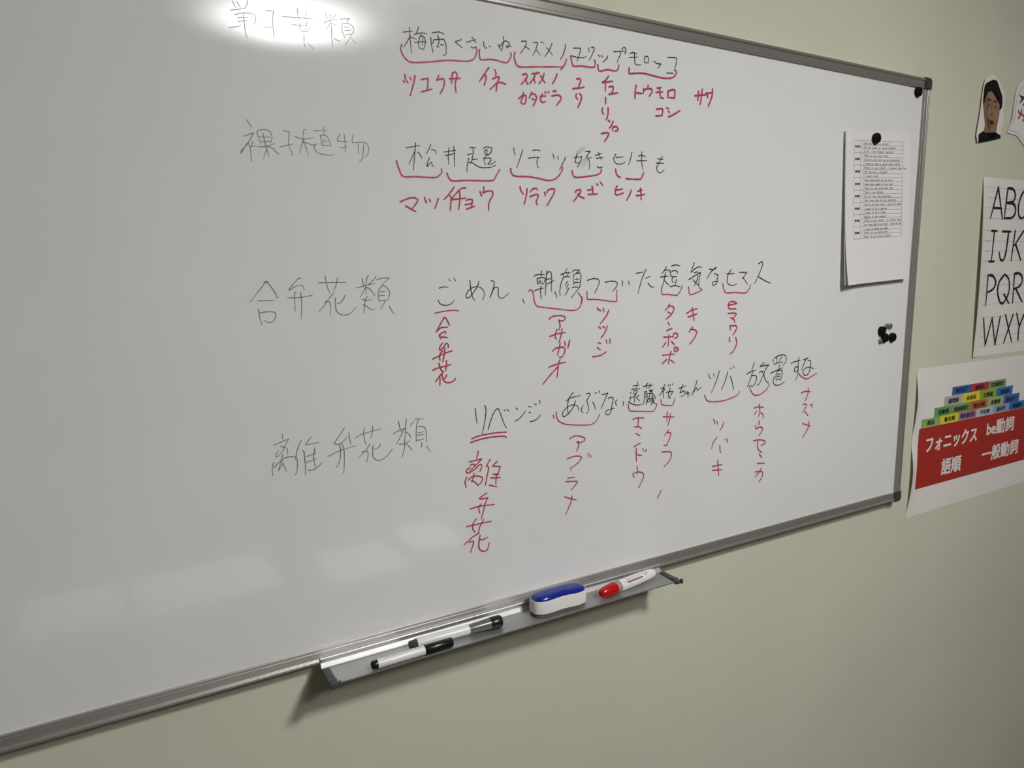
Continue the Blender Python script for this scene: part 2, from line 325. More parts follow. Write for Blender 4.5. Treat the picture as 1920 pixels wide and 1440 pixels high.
    ('written_word', 'black', 'black handwriting', '14:-9869,6801 -9861,6743 -9842,6701/14:-9721,6779 -9765,6663 -9821,6529/14:-9549,6788 -9482,6801 -9415,6792/14:-9623,6674 -9523,6693 -9422,6696/14:-9462,6701 -9477,6617 -9464,6563 -9443,6548'),
    ('written_word', 'black', 'black handwriting', '14:-9197,6763 -9176,6692/14:-9107,6735 -9103,6685/14:-8967,6737 -9017,6646 -9080,6541/15:-8762,6798 -8797,6671 -8725,6659/15:-8675,6764 -8697,6700 -8758,6596/15:-8816,6740 -8678,6759/15:-8603,6843 -8516,6852 -8588,6765 -8529,6700 -8536,6584/15:-8643,6713 -8493,6762/15:-8420,6796 -8301,6832/15:-8397,6754 -8266,6777/15:-8361,6849 -8308,6737/15:-8381,6642 -8351,6616 -8277,6634'),
    ('written_word', 'black', 'black handwriting', '15:-8021,6843 -8059,6788 -8058,6741 -8004,6698 -7912,6701 -7842,6732/16:-8021,6793 -7875,6810/16:-7704,6892 -7726,6798 -7768,6695/16:-7569,6844 -7497,6859 -7424,6842/16:-7599,6768 -7394,6786/16:-7498,6911 -7503,6765 -7468,6635'),
    ('written_word', 'black', 'black handwriting', '16:-7171,6829 -7047,6825/16:-7198,6760 -7037,6764/16:-7073,6875 -7129,6777 -7184,6688 -7158,6622 -7091,6614 -7026,6667'),
    ('underline_bracket', 'red', 'red bracket under black handwriting', '19:-11660,6509 -11621,6392 -11569,6315 -11381,6321 -11120,6324 -11050,6354 -11011,6397 -11014,6446'),
    ('underline_bracket', 'red', 'red bracket under black handwriting', '20:-10932,6391 -10864,6296 -10625,6312 -10244,6328 -10167,6396 -10104,6491'),
    ('underline_bracket', 'red', 'red bracket under black handwriting', '22:-9923,6513 -9911,6449 -9846,6411 -9636,6415 -9472,6402 -9309,6381 -9198,6391 -9115,6438 -9031,6544 -9038,6600'),
    ('underline_bracket', 'red', 'red bracket under black handwriting', '23:-8854,6543 -8832,6476 -8775,6450 -8601,6471 -8395,6506 -8313,6551 -8306,6604'),
    ('underline_bracket', 'red', 'red bracket under black handwriting', '24:-8026,6614 -8002,6533 -7924,6490'),
    ('underline_bracket', 'red', 'red bracket under black handwriting', '25:-7815,6481 -7538,6486 -7490,6531 -7455,6597'),
    ('written_note', 'red', 'red handwriting', '21:-11626,5984 -11491,6038 -11391,6036 -11378,6001 -11463,5896/21:-11548,5934 -11496,5905 -11408,5865/21:-11271,6056 -11265,6016 -11248,5986/21:-11207,6033 -11188,6003/21:-11073,6049 -11096,5981 -11133,5912/21:-10831,6210 -10881,6145 -10984,6037/21:-10906,6097 -10880,6072 -10885,5988 -10896,5894/22:-10652,6208 -10725,6194 -10810,6117 -10871,6052/22:-10866,6043 -10656,6070/22:-10744,6151 -10747,6035 -10768,5913/22:-10650,6039 -10595,6057 -10549,6053 -10554,6011 -10574,5936/22:-10664,5980 -10560,6000/22:-10641,5921 -10518,5964'),
    ('written_note', 'red', 'red handwriting', '22:-10427,6170 -10404,6112/22:-10370,6233 -10365,6189 -10384,6151/22:-10378,6151 -10309,6181 -10234,6184 -10222,6131 -10287,6020 -10292,5915'),
    ('written_note', 'red', 'red handwriting', '23:-9770,6265 -9757,6216 -9715,6165/23:-9651,6243 -9665,6143 -9704,6017/24:-9597,6200 -9554,6243 -9486,6254 -9473,6230/24:-9606,6130 -9514,6164 -9460,6166 -9467,6119 -9495,6062 -9475,6018/24:-9348,6204 -9335,6160/24:-9303,6204 -9296,6232 -9227,6261 -9171,6261 -9178,6209 -9227,6128 -9304,6018'),
    ('written_note', 'red', 'red handwriting', '25:-8796,6232 -8760,6264 -8695,6274 -8702,6230 -8829,6089/25:-8746,6205 -8702,6172 -8626,6146/25:-8564,6271 -8453,6293/26:-8549,6208 -8378,6221/25:-8476,6333 -8460,6223/25:-8387,6374 -8367,6352/26:-8320,6401 -8274,6360'),
    ('written_note', 'red', 'red handwriting', '26:-7992,6362 -8022,6307 -8029,6247 -7982,6223 -7866,6260/26:-8014,6295 -7883,6319/27:-7710,6309 -7732,6248 -7797,6149/27:-7574,6297 -7486,6319/27:-7601,6229 -7436,6254/27:-7519,6348 -7499,6172'),
    ('written_word', 'black', 'black handwriting', '13:-11097,4834 -11028,4850 -10960,4843/13:-11115,4665 -11083,4614 -10995,4593 -10912,4615 -10872,4657/13:-10943,4956 -10920,4925/13:-10868,4965 -10837,4927'),
    ('written_word', 'black', 'black handwriting', '14:-10617,4936 -10606,4826 -10580,4699 -10539,4641/13:-10471,4917 -10498,4849 -10572,4749 -10630,4694 -10680,4689 -10678,4739 -10613,4813 -10513,4843 -10427,4815 -10385,4745 -10416,4650/14:-10277,4923 -10243,4917 -10222,4894 -10246,4792 -10299,4678 -10231,4805 -10186,4829 -10157,4803 -10158,4713 -10122,4667 -10062,4678 -9986,4734'),
    ('written_word', 'black', 'black handwriting', '14:-9743,4643 -9716,4572'),
    ('written_word', 'black', 'black handwriting', '15:-9542,4976 -9500,4997 -9430,5003 -9355,5001/15:-9408,5053 -9415,5009 -9419,4962/15:-9486,4955 -9486,4911 -9475,4848/15:-9466,4943 -9412,4953 -9358,4952 -9345,4938 -9359,4889 -9392,4852/15:-9460,4895 -9436,4904 -9406,4902/15:-9466,4871 -9430,4876 -9395,4872/15:-9547,4756 -9473,4781 -9380,4797/15:-9419,4830 -9427,4735 -9414,4632/15:-9311,5055 -9322,4983 -9329,4883 -9339,4758 -9347,4691/15:-9319,4998 -9292,5032 -9262,5042 -9235,5017 -9226,4931 -9233,4806 -9230,4740/15:-9323,4918 -9281,4935 -9239,4932/15:-9305,4858 -9245,4884 -9181,4913/15:-9170,4734 -9148,4693 -9137,4643/15:-8952,5079 -8982,5029/15:-9062,4994 -9013,5012 -8951,5023 -8886,5024/15:-9019,5004 -9013,4979 -9003,4958/15:-8920,5015 -8948,4968/15:-9013,4953 -8951,4963 -8892,4961/15:-9013,4951 -9050,4878 -9075,4777 -9078,4711 -9069,4673/15:-8935,4891 -8982,4824/15:-8923,4843 -8960,4780/15:-8911,4791 -8945,4734 -8982,4673/15:-8842,5032 -8820,5058 -8770,5062 -8707,5059 -8782,5006 -8814,4991 -8829,4941 -8826,4879 -8810,4838/15:-8776,5006 -8719,5018 -8688,4990 -8684,4938 -8694,4867 -8706,4805 -8738,4765 -8870,4632/15:-8795,4917 -8757,4924 -8719,4918/15:-8807,4869 -8770,4874 -8722,4870/15:-8842,4792 -8782,4802 -8719,4793/15:-8738,4713 -8709,4687 -8687,4639/16:-8565,4898 -8452,4924 -8349,4911 -8332,4848 -8420,4693/16:-8213,4862 -8076,4880 -7980,4858 -7979,4799 -8064,4717/16:-7862,4881 -7861,4797/16:-7743,4874 -7713,4811'),
    ('written_word', 'black', 'black handwriting', '17:-7580,4996 -7436,5017/17:-7376,5057 -7466,4883 -7534,4670/17:-7377,4916 -7276,4946/17:-7331,4838 -7261,4776 -7192,4766/17:-6935,5095 -6976,5038 -7035,4979/17:-6973,5036 -6915,5047 -6862,5035/17:-6947,5008 -6961,4955 -6978,4877 -7020,4749/17:-7061,4931 -6973,4935 -6887,4945/17:-6981,4877 -6927,4835 -6883,4802 -6858,4801/17:-6824,5106 -6775,5122 -6694,5126 -6627,5109/17:-6838,5042 -6859,5033 -6839,4991 -6816,4937 -6697,4932/17:-6815,5011 -6778,5032 -6716,5031 -6675,5012 -6692,4980/17:-6787,4914 -6805,4884 -6791,4851 -6763,4837/17:-6699,4891 -6716,4836 -6733,4792/17:-6845,4764 -6733,4782 -6613,4759'),
    ('written_word', 'black', 'black handwriting', '18:-6304,5162 -6337,5089 -6385,4995/18:-6353,5009 -6284,5060 -6201,5090 -6149,5090 -6132,5075/18:-6301,4989 -6250,5003 -6204,5000/18:-6426,4875 -6293,4937 -6152,4997 -6168,4921 -6185,4850 -6178,4755 -6141,4716 -6121,4718/18:-6208,4941 -6231,4860 -6290,4771/18:-6323,4876 -6262,4823 -6182,4774/18:-5946,5050 -5849,5044 -5786,5061/18:-5779,5085 -5898,5004 -5994,4887/18:-5820,4976 -5729,4947 -5751,4855 -5774,4791 -5837,4769 -5864,4806 -5814,4838 -5711,4827'),
    ('written_word', 'black', 'black handwriting', '19:-5523,4963 -5325,4970/19:-5408,5036 -5482,4944 -5498,4833 -5448,4776 -5341,4759 -5262,4782/19:-5198,4987 -5009,4985 -5106,4873/19:-5107,4902 -4978,4771/20:-4715,5135 -4628,5178 -4603,5125 -4685,4953 -4799,4773/20:-4710,4906 -4522,4826 -4363,4778'),
    ('underline_bracket', 'red', 'red bracket under black handwriting', '15:-11174,4488 -11042,4511 -10887,4519 -10818,4513 -10807,4497'),
    ('underline_bracket', 'red', 'red bracket under black handwriting', '17:-9635,4755 -9623,4775 -9596,4774 -9573,4754 -9553,4689 -9539,4604 -9516,4553 -9475,4524 -9355,4505 -9112,4473 -8895,4445 -8800,4444 -8724,4469 -8686,4515 -8674,4587 -8668,4654/18:-8667,4649 -8655,4613 -8673,4535'),
    ('underline_bracket', 'red', 'red bracket under black handwriting', '18:-8568,4721 -8563,4602 -8367,4596 -8008,4552 -7977,4605 -7979,4740'),
    ('underline_bracket', 'red', 'red bracket under black handwriting', '20:-7035,4749 -7024,4680 -7008,4640 -6903,4640 -6747,4621 -6678,4620 -6617,4679 -6581,4739 -6569,4786'),
    ('underline_bracket', 'red', 'red bracket under black handwriting', '20:-6425,4755 -6406,4674 -6381,4621 -6256,4642 -6100,4695'),
    ('underline_bracket', 'red', 'red bracket under black handwriting', '22:-5606,4788 -5533,4638 -5308,4632 -5037,4616 -4945,4671 -4895,4756'),
    ('written_note', 'red', 'red handwriting', '19:-11029,4429 -11081,4353 -11166,4219/20:-11028,4421 -11002,4408 -10953,4312/20:-11140,4243 -11083,4283 -10989,4287/20:-11113,4191 -11108,4160 -11089,4131/20:-11107,4183 -11068,4212 -11033,4226 -11012,4217 -11021,4194/20:-11079,4146 -11061,4161 -11044,4148 -10993,4139/20:-11068,4067 -11108,4018 -11119,3988 -11110,3967 -11066,3992 -11021,4052 -11000,4059 -10980,4034 -10984,3995/20:-11228,3850 -11121,3889 -11025,3922 -10916,3947/20:-11072,3949 -11107,3924 -11121,3870 -11112,3822/20:-11036,3998 -11043,3912 -11072,3799/20:-11238,3689 -11152,3718 -11039,3733 -10950,3750/20:-11131,3783 -11117,3719 -11093,3677 -11068,3651/20:-11015,3814 -11017,3751 -11033,3665/20:-11068,3647 -11121,3608 -11192,3523/20:-11126,3592 -11123,3529 -11129,3469/20:-11094,3630 -11075,3556 -11046,3510 -10986,3492 -10915,3510 -10879,3548/20:-11021,3608 -11031,3577 -11062,3555'),
    ('written_note', 'red', 'red handwriting', '21:-9280,4325 -9207,4363 -9075,4371 -8984,4347 -8985,4312 -9043,4285 -9100,4304/21:-9100,4304 -9084,4262 -9076,4200 -9101,4146/21:-9270,4059 -9126,4092 -8980,4105/21:-9134,4161 -9158,4101 -9167,4046 -9142,4011/21:-9039,4161 -9060,4054 -9096,3962/22:-9217,3829 -9143,3873 -9027,3879 -8985,3849 -9002,3773 -9052,3721 -9097,3735/21:-9073,3951 -9093,3863 -9127,3761/22:-8990,3960 -8977,3897/22:-8896,3976 -8930,3859/22:-9283,3585 -9127,3622 -8977,3638/22:-9077,3688 -9110,3613 -9119,3502 -9136,3413/21:-9127,3573 -9276,3445 -9399,3324'),
    ('written_note', 'red', 'red handwriting', '22:-8366,4463 -8335,4432 -8287,4413/22:-8245,4449 -8230,4398/23:-8135,4421 -8187,4325 -8302,4212/23:-8333,4163 -8290,4130/23:-8248,4162 -8221,4140/23:-8164,4163 -8205,4072 -8289,3978/23:-8341,3909 -8282,3889/23:-8183,3942 -8167,3890/23:-8108,3947 -8103,3881/23:-8361,3829 -8298,3791/23:-8455,3687 -8297,3698 -8181,3749'),
    ('written_note', 'red', 'red handwriting', '24:-6847,4475 -6885,4414 -6938,4371/25:-6869,4435 -6786,4437 -6737,4394 -6794,4303 -6917,4219/25:-6878,4342 -6794,4303/25:-6873,4163 -6836,4117/25:-6898,4025 -6775,4060/25:-6961,3917 -6759,3914/25:-6843,3955 -6857,3757/25:-6911,3824 -6985,3747/25:-6780,3834 -6718,3779/25:-6747,3923 -6743,3962 -6688,3970 -6639,3944 -6662,3896 -6722,3889/25:-6976,3611 -6718,3611/25:-6792,3662 -6820,3564 -6841,3452/25:-6884,3532 -6984,3463/25:-6795,3516 -6709,3460/25:-6715,3675 -6717,3721 -6669,3732 -6619,3696 -6654,3653 -6703,3656/25:-6672,3692 -6667,3685'),
    ('written_note', 'red', 'red handwriting', '25:-6449,4299 -6348,4349 -6212,4372/26:-6412,4237 -6209,4284/26:-6324,4394 -6272,4173/25:-6300,4060 -6383,3976/26:-6348,4020 -6248,4006 -6196,3966 -6255,3858 -6363,3763'),
    ('written_note', 'red', 'red handwriting', '27:-5443,4404 -5231,4435 -5326,4472 -5419,4456 -5456,4401 -5413,4343 -5253,4337/27:-5449,4259 -5289,4259 -5234,4241 -5311,4168/27:-5378,4181 -5297,4148 -5267,4090/27:-5390,4038 -5376,3961/27:-5384,4029 -5250,4032 -5215,3982 -5309,3862/27:-5388,3828 -5393,3771 -5371,3754/27:-5234,3820 -5206,3702 -5281,3571 -5364,3523'),
    ('written_word', 'black', 'black handwriting', '13:-10575,3079 -10562,2965 -10547,2835/14:-10422,3098 -10399,3067 -10401,2961 -10427,2821 -10466,2682/14:-10364,2731 -10323,2852 -10265,2974 -10208,3027 -10176,3008 -10129,2887 -10082,2765 -10046,2716/14:-10091,3002 -10071,2982/14:-10038,3001 -10006,2973/14:-9881,3005 -9847,2972/14:-9901,2801 -9808,2847 -9710,2946/14:-9655,3004 -9617,2991/14:-9651,2915 -9618,2903/15:-9636,2765 -9546,2776 -9468,2819 -9440,2852/14:-9548,3039 -9531,3021 -9510,3028/14:-9453,3085 -9458,3056 -9448,3027'),
    ('written_word', 'black', 'black handwriting', '15:-9209,2818 -9190,2761/15:-8955,3024 -8869,3063 -8691,3082/15:-8825,3149 -8885,3091 -8921,3021 -8941,2916 -8929,2840 -8909,2805/15:-8784,3004 -8828,2904 -8917,2819 -8989,2776 -9028,2788 -9028,2838 -8973,2899 -8885,2940 -8804,2942 -8739,2908 -8713,2837/15:-8573,3094 -8519,3103 -8490,3076 -8552,3004 -8551,2949 -8526,2872 -8530,2810 -8550,2782 -8575,2788/15:-8637,2916 -8662,2866 -8662,2818 -8633,2798/16:-8444,2955 -8414,2901 -8388,2829/16:-8399,3095 -8353,3090/16:-8315,3118 -8311,3086/16:-8260,3057 -8201,3055 -8137,3070 -8208,2949 -8273,2820/16:-8132,2972 -8098,2989 -8037,2983 -8028,2951 -8053,2849 -8078,2740 -8129,2704 -8180,2730 -8172,2771 -8104,2788 -8001,2802/16:-7955,2937 -7976,2904 -7971,2869 -7949,2837/16:-7814,2891 -7816,2823/16:-7514,3197 -7543,3102/16:-7612,3137 -7477,3141/16:-7640,3079 -7566,3083 -7464,3074/16:-7595,3027 -7589,3050 -7542,3055 -7520,3041 -7541,3008 -7570,2996 -7595,3013 -7595,3032/16:-7541,2998 -7582,2964 -7650,2929/16:-7573,2968 -7572,2926 -7580,2860/16:-7486,2965 -7536,2936 -7509,2905 -7463,2869/16:-7675,3032 -7645,3013/16:-7656,2967 -7673,2922 -7675,2875/16:-7711,2881 -7669,2855 -7603,2824 -7513,2803 -7440,2803 -7407,2811/17:-7398,3103 -7307,3117 -7182,3110/17:-7296,3158 -7326,3130 -7325,3097 -7309,3062/17:-7222,3142 -7246,3099 -7282,3057/17:-7357,3014 -7355,2923 -7380,2804/17:-7357,3012 -7330,3016 -7308,2995 -7305,2851 -7325,2791/17:-7353,2980 -7323,2972/17:-7355,2930 -7309,2928/17:-7257,3028 -7174,3032/17:-7250,3018 -7182,2997/17:-7226,3035 -7225,3001/17:-7250,3028 -7201,3011/17:-7268,2977 -7194,2974 -7150,2936 -7111,2884/17:-7237,2969 -7266,2895 -7289,2849 -7313,2804/17:-7272,2881 -7198,2881 -7111,2880/17:-7181,2935 -7185,2863 -7213,2760/17:-7264,2830 -7222,2847 -7191,2868/17:-7190,2810 -7159,2817 -7148,2859 -7166,2837 -7140,2796 -7084,2770/17:-7211,2921 -7205,2915/17:-7000,3043 -6906,3036/17:-6911,3100 -6941,3042 -6945,2960 -6929,2857/17:-6940,3023 -6983,2969 -7037,2911/17:-6937,3027 -6902,2995/17:-6834,3081 -6824,3061/17:-6794,3092 -6786,3062/17:-6733,3099 -6742,3065/17:-6788,3023 -6824,2949 -6823,2900 -6816,2870 -6796,2853 -6764,2845/17:-6885,2959 -6723,2966 -6760,2913 -6828,2846/18:-6587,3002 -6418,3032/18:-6492,3061 -6560,2917 -6464,2944 -6433,2914 -6497,2852 -6534,2868/18:-6413,2893 -6352,2906 -6339,2877 -6363,2870/18:-6385,2928 -6362,2823/18:-6157,3110 -6199,2996 -6278,2840/18:-6241,2897 -6163,2976 -6145,2919 -6051,2974'),
    ('written_word', 'black', 'black handwriting', '18:-5879,3198 -5870,3150 -5828,3106/18:-5760,3184 -5741,3134/18:-5618,3234 -5694,3038 -5805,2841'),
    ('written_word', 'black', 'black handwriting', '19:-5405,3200 -5463,3036 -5553,2875/19:-5332,3105 -5276,2984 -5237,2858/19:-5339,3260 -5314,3240/19:-5267,3295 -5245,3258'),
    ('written_word', 'black', 'black handwriting', '19:-4717,3315 -4776,3178/19:-4906,3114 -4786,3156 -4675,3170/19:-4752,3145 -4801,3023 -4881,2873/19:-4781,3069 -4703,3074 -4640,3041 -4652,2963 -4704,2888 -4758,2869 -4788,2896/20:-4451,3291 -4566,3229 -4316,3246 -4403,3165 -4455,3073 -4548,2922 -4591,2882 -4619,2889/20:-4565,3114 -4515,3138 -4462,3098 -4416,2998 -4353,2921 -4318,2902 -4296,2920/20:-4208,3345 -4191,3268/20:-4162,3362 -4071,3400 -3931,3410 -3858,3381 -3831,3330 -3861,3252 -3934,3200/20:-4105,3382 -4099,3285/20:-3964,3380 -4029,3296/20:-4171,3239 -4062,3267 -3927,3269/20:-4018,3219 -4030,3135/20:-4254,3077 -4111,3117 -3920,3159/20:-4086,3087 -4103,3004 -4092,2914/20:-4086,3087 -4029,3115 -3952,3109 -3926,3078 -3943,2990 -3973,2908/20:-4059,3037 -3977,3054/20:-4062,2996 -3974,3005/20:-4070,2940 -3970,2944/20:-4139,3007 -4175,2937 -4159,2871 -4092,2831 -3986,2831 -3905,2857 -3853,2885/20:-3685,3226 -3561,3254 -3421,3264/21:-3462,3325 -3480,3240 -3475,3091 -3474,2992 -3533,2882/21:-3491,3134 -3553,3147 -3585,3092 -3557,3044 -3509,3053 -3476,3100/21:-3329,3270 -3194,3293/21:-3207,3298 -3277,3241 -3332,3146 -3375,3067/21:-3191,3248 -3127,3235 -3103,3170 -3125,3047 -3181,2968 -3242,2952 -3307,2987 -3324,3046 -3242,3102 -3129,3106 -3000,3066'),
    ('underline_bracket', 'red', 'red bracket under black handwriting', '21:-10640,2626 -10534,2652 -10375,2664 -10214,2665 -10051,2654'),
    ('underline_bracket', 'red', 'red bracket under black handwriting', '22:-10660,2573 -10495,2600 -10296,2610 -10134,2601 -10077,2591 -10059,2569'),
    ('underline_bracket', 'red', 'red bracket under black handwriting', '17:-9154,2865 -9139,2777 -9100,2712 -8989,2652 -8844,2622 -8640,2593 -8508,2582 -8408,2604 -8341,2665 -8304,2737'),
    ('underline_bracket', 'red', 'red bracket under black handwriting', '19:-7710,2840 -7703,2783 -7679,2733 -7643,2715 -7438,2687 -7180,2657 -7137,2679 -7089,2747 -7084,2775'),
    ('underline_bracket', 'red', 'red bracket under black handwriting', '19:-6992,2843 -6984,2784 -6958,2750 -6882,2732 -6754,2715 -6716,2727 -6692,2789 -6671,2836'),
    ('underline_bracket', 'red', 'red bracket under black handwriting', '21:-5970,2818 -5895,2714 -5726,2679 -5483,2672 -5213,2717 -5115,2762 -5080,2813'),
    ('underline_bracket', 'red', 'red bracket under black handwriting', '22:-4832,2896 -4788,2801 -4704,2710 -4613,2689 -4489,2705 -4367,2769 -4302,2836 -4287,2883'),
    ('underline_bracket', 'red', 'red bracket under black handwriting', '23:-3444,2998 -3352,2932 -3211,2879 -3101,2903 -2909,2967'),
    ('written_note', 'red', 'red handwriting', '19:-10540,2423 -10547,2377 -10570,2321/19:-10691,2281 -10477,2301 -10583,2216 -10688,2142/19:-10673,2229 -10641,2242 -10596,2218/19:-10674,2194 -10739,2168 -10733,2126 -10689,2119 -10584,2168 -10518,2218 -10482,2189 -10520,2108/19:-10735,2060 -10766,1994 -10752,1902/19:-10711,2009 -10652,2047 -10561,2047 -10483,2015 -10484,1961 -10545,1901 -10564,1913/19:-10612,2095 -10640,2010 -10666,1978/19:-10660,1989 -10608,1963 -10551,1899/19:-10342,2270 -10407,2171/19:-10394,2175 -10369,2135 -10404,1996 -10429,1879/20:-10216,2221 -10308,2162 -10168,2135 -10203,2049 -10231,2023/20:-10297,2034 -10197,2014/20:-10332,1982 -10171,1961/20:-10230,2029 -10245,1959 -10249,1876/20:-10367,1875 -10234,1829/19:-10409,1757 -10529,1702 -10523,1683 -10391,1681 -10432,1612 -10468,1496 -10510,1370/19:-10692,1559 -10519,1573 -10286,1555/19:-10512,1608 -10548,1548 -10534,1466/19:-10758,1296 -10564,1301 -10338,1300/19:-10595,1386 -10649,1323 -10655,1239 -10620,1185/19:-10471,1350 -10532,1264 -10561,1165/19:-10552,1157 -10674,1108 -10809,1023/19:-10728,1045 -10656,1053 -10650,1017 -10706,875/20:-10535,1117 -10561,986 -10547,896 -10481,851 -10414,868 -10385,962/20:-10537,1055 -10504,1039 -10410,1060'),
    ('written_note', 'red', 'red handwriting', '19:-8899,2398 -8809,2433 -8697,2418 -8594,2371 -8614,2330 -8696,2310 -8737,2338/19:-8752,2331 -8717,2275 -8757,2178/19:-8949,2076 -8808,2099 -8685,2081 -8661,2052 -8726,1984 -8889,1904/19:-8520,2110 -8541,2047/19:-8482,2070 -8474,2034/18:-8875,1875 -8869,1867/19:-8933,1756 -8791,1747/19:-8974,1702 -8766,1677 -8742,1652 -8868,1541/19:-8990,1450 -8766,1359/19:-8852,1447 -8868,1345 -8974,1151'),
    ('written_note', 'red', 'red handwriting', '20:-7609,2566 -7509,2581 -7361,2561/20:-7486,2569 -7494,2427/20:-7569,2431 -7483,2426 -7410,2390/20:-7537,2315 -7446,2264/20:-7578,2090 -7436,2136/20:-7521,2051 -7523,1934 -7512,1823/20:-7519,1951 -7450,1923 -7400,1920/20:-7379,2027 -7365,1988/20:-7303,2003 -7325,1961/20:-7497,1738 -7490,1609/20:-7570,1649 -7585,1587 -7552,1551/20:-7547,1618 -7467,1633 -7363,1589 -7361,1506 -7457,1346'),
    ('written_note', 'red', 'red handwriting', '21:-6936,2538 -6687,2506/21:-6843,2611 -6846,2450/21:-6771,2574 -6787,2462 -6827,2365/21:-6805,2288 -6893,2197/21:-6828,2245 -6744,2225 -6788,2110 -6841,2024/21:-6905,2023 -6821,2017/21:-6950,1908 -6770,1892 -6720,1839 -6765,1732 -6895,1635'),
    ('written_note', 'red', 'red handwriting', '22:-5724,2353 -5683,2264/22:-5637,2307 -5615,2247/23:-5459,2265 -5497,2188 -5555,2122/22:-5623,2004 -5716,1908 -5748,1809'),
    ('written_note', 'red', 'red handwriting', '23:-5542,1839 -5533,1747 -5516,1699'),
    ('written_note', 'red', 'red handwriting', '23:-5418,1942 -5398,1921/23:-5349,1938 -5358,1870'),
    ('written_note', 'red', 'red handwriting', '23:-5721,1467 -5475,1467/23:-5706,1392 -5466,1366/23:-5584,1562 -5567,1422 -5546,1275'),
    ('written_note', 'red', 'red handwriting', '24:-4674,2448 -4557,2457 -4410,2432/24:-4534,2507 -4512,2359 -4551,2267/24:-4600,2378 -4654,2319/24:-4484,2338 -4415,2292 -4411,2232/24:-4519,2182 -4523,2108/24:-4615,2100 -4598,2032 -4507,2059 -4420,2039 -4423,1992 -4510,1890/24:-4656,1810 -4492,1812 -4334,1763 -4325,1714 -4444,1692/24:-4531,1798 -4531,1665 -4478,1592 -4401,1552/24:-4474,1524 -4402,1442/24:-4517,1349 -4314,1319/24:-4574,1186 -4453,1177 -4358,1152 -4366,1067 -4454,965/24:-4403,1236 -4466,1160 -4568,1083'),
    ('written_note', 'red', 'red handwriting', '25:-3345,2610 -3232,2628 -3070,2609/25:-3141,2688 -3141,2581 -3216,2432/25:-3278,2370 -3183,2370 -3171,2330 -3265,2207/26:-3199,2215 -3105,2122/26:-3049,2346 -3025,2330/26:-2991,2350 -3000,2282/26:-3254,1982 -3007,1897/26:-3074,2000 -3071,1885 -3232,1697'),
    ('pen_tick', 'red', 'short red pen tick', '20:-6948,1210 -6989,1145 -7030,1077'),
    ('smudge', 'smear', 'faint grey smudge', '61:-8747,6813 -8675,6861 -8625,6893'),
    ('smudge', 'smear', 'faint grey smudge', '80:-8675,6633 -8631,6682 -8566,6749'),
]

# ---------------------------------------------------------------- materials
M = {}
M['wall'] = mat('wall vinyl', (0.645, 0.642, 0.515), 0.85, spec=0.25, noise=0.03, nscale=3, bump=0.22, bscale=520, bdist=0.0008)
M['ceiling'] = mat('ceiling paper', (0.72, 0.72, 0.68), 0.9, bump=0.2, bscale=300)
M['wall_dark'] = mat('darkened unseen wall', (0.24, 0.21, 0.17), 0.7, noise=0.1, nscale=6)  # left and front walls, out of view, darkened to cut bounce light
M['floor'] = mat('floor carpet', (0.07, 0.062, 0.055), 0.95, noise=0.25, nscale=180, bump=0.4, bscale=500)
M['trim'] = mat('trim vinyl', (0.22, 0.17, 0.12), 0.6)
M['board'] = mat('whiteboard enamel', (0.80, 0.805, 0.805), 0.06, spec=0.6, noise=0.02, nscale=5, rnoise=0.025, rscale=6, bump=0.015, bscale=14, bdist=0.002)
M['alu'] = mat('anodised aluminium', (0.50, 0.48, 0.45), 0.42, metal=0.72, noise=0.03, nscale=60, brushed=(0, 1, 1))
M['alu_upright'] = mat('anodised aluminium upright', (0.50, 0.48, 0.45), 0.32, metal=0.72, noise=0.03, nscale=60)
M['tray'] = mat('tray aluminium', (0.46, 0.46, 0.46), 0.48, metal=0.8, noise=0.10, nscale=25)
M['grey_plastic'] = mat('grey plastic', srgb(72, 74, 74), 0.5)
M['corner_plastic'] = mat('corner plastic', srgb(66, 63, 55), 0.55)
M['black_ink'] = mat('black ink', (0.012, 0.012, 0.013), 0.5, spec=0.3)
M['red_ink'] = mat('red ink', (0.46, 0.046, 0.08), 0.5, spec=0.3, noise=0.2, nscale=120)
M['smear_ink'] = mat('wiped ink', (0.62, 0.62, 0.61), 0.3, noise=0.12, nscale=40)
M['grey_ink'] = mat('dried grey ink', (0.19, 0.19, 0.188), 0.3, spec=0.5, noise=0.3, nscale=60)
M['paper'] = mat('white paper', (0.80, 0.785, 0.77), 0.8, spec=0.2)
M['wall_paper'] = mat('poster paper', (0.82, 0.785, 0.75), 0.8, spec=0.2)
M['print'] = mat('black print', (0.02, 0.02, 0.02), 0.7, spec=0.2)
M['print_soft'] = mat('soft black print', (0.055, 0.05, 0.05), 0.8, spec=0.2)
M['print_grey'] = mat('grey print', (0.16, 0.15, 0.15), 0.8, spec=0.2)
M['rule'] = mat('faint ruling', (0.42, 0.41, 0.40), 0.8, spec=0.2)
M['magnet_black'] = mat('black magnet plastic', (0.004, 0.004, 0.004), 0.6, spec=0.15)
M['magnet_grey'] = mat('grey magnet metal', (0.30, 0.28, 0.24), 0.4, metal=0.7)
M['pen_white'] = mat('white pen barrel', (0.80, 0.79, 0.77), 0.3)
M['pen_black'] = mat('black pen plastic', (0.008, 0.008, 0.009), 0.28)
M['pen_grey'] = mat('smoky grey plastic', srgb(98, 100, 98), 0.22)
M['pen_dark'] = mat('dark grey plastic', srgb(72, 72, 70), 0.25)
M['red_plastic'] = mat('red cap plastic', (0.50, 0.006, 0.008), 0.25)
M['pink_plastic'] = mat('clear reddish collar', (0.42, 0.27, 0.26), 0.25)
M['red_print'] = mat('dark red print', (0.26, 0.015, 0.025), 0.5)
M['blue_plastic'] = mat('glossy blue plastic', (0.008, 0.022, 0.25), 0.14, coat=0.3)
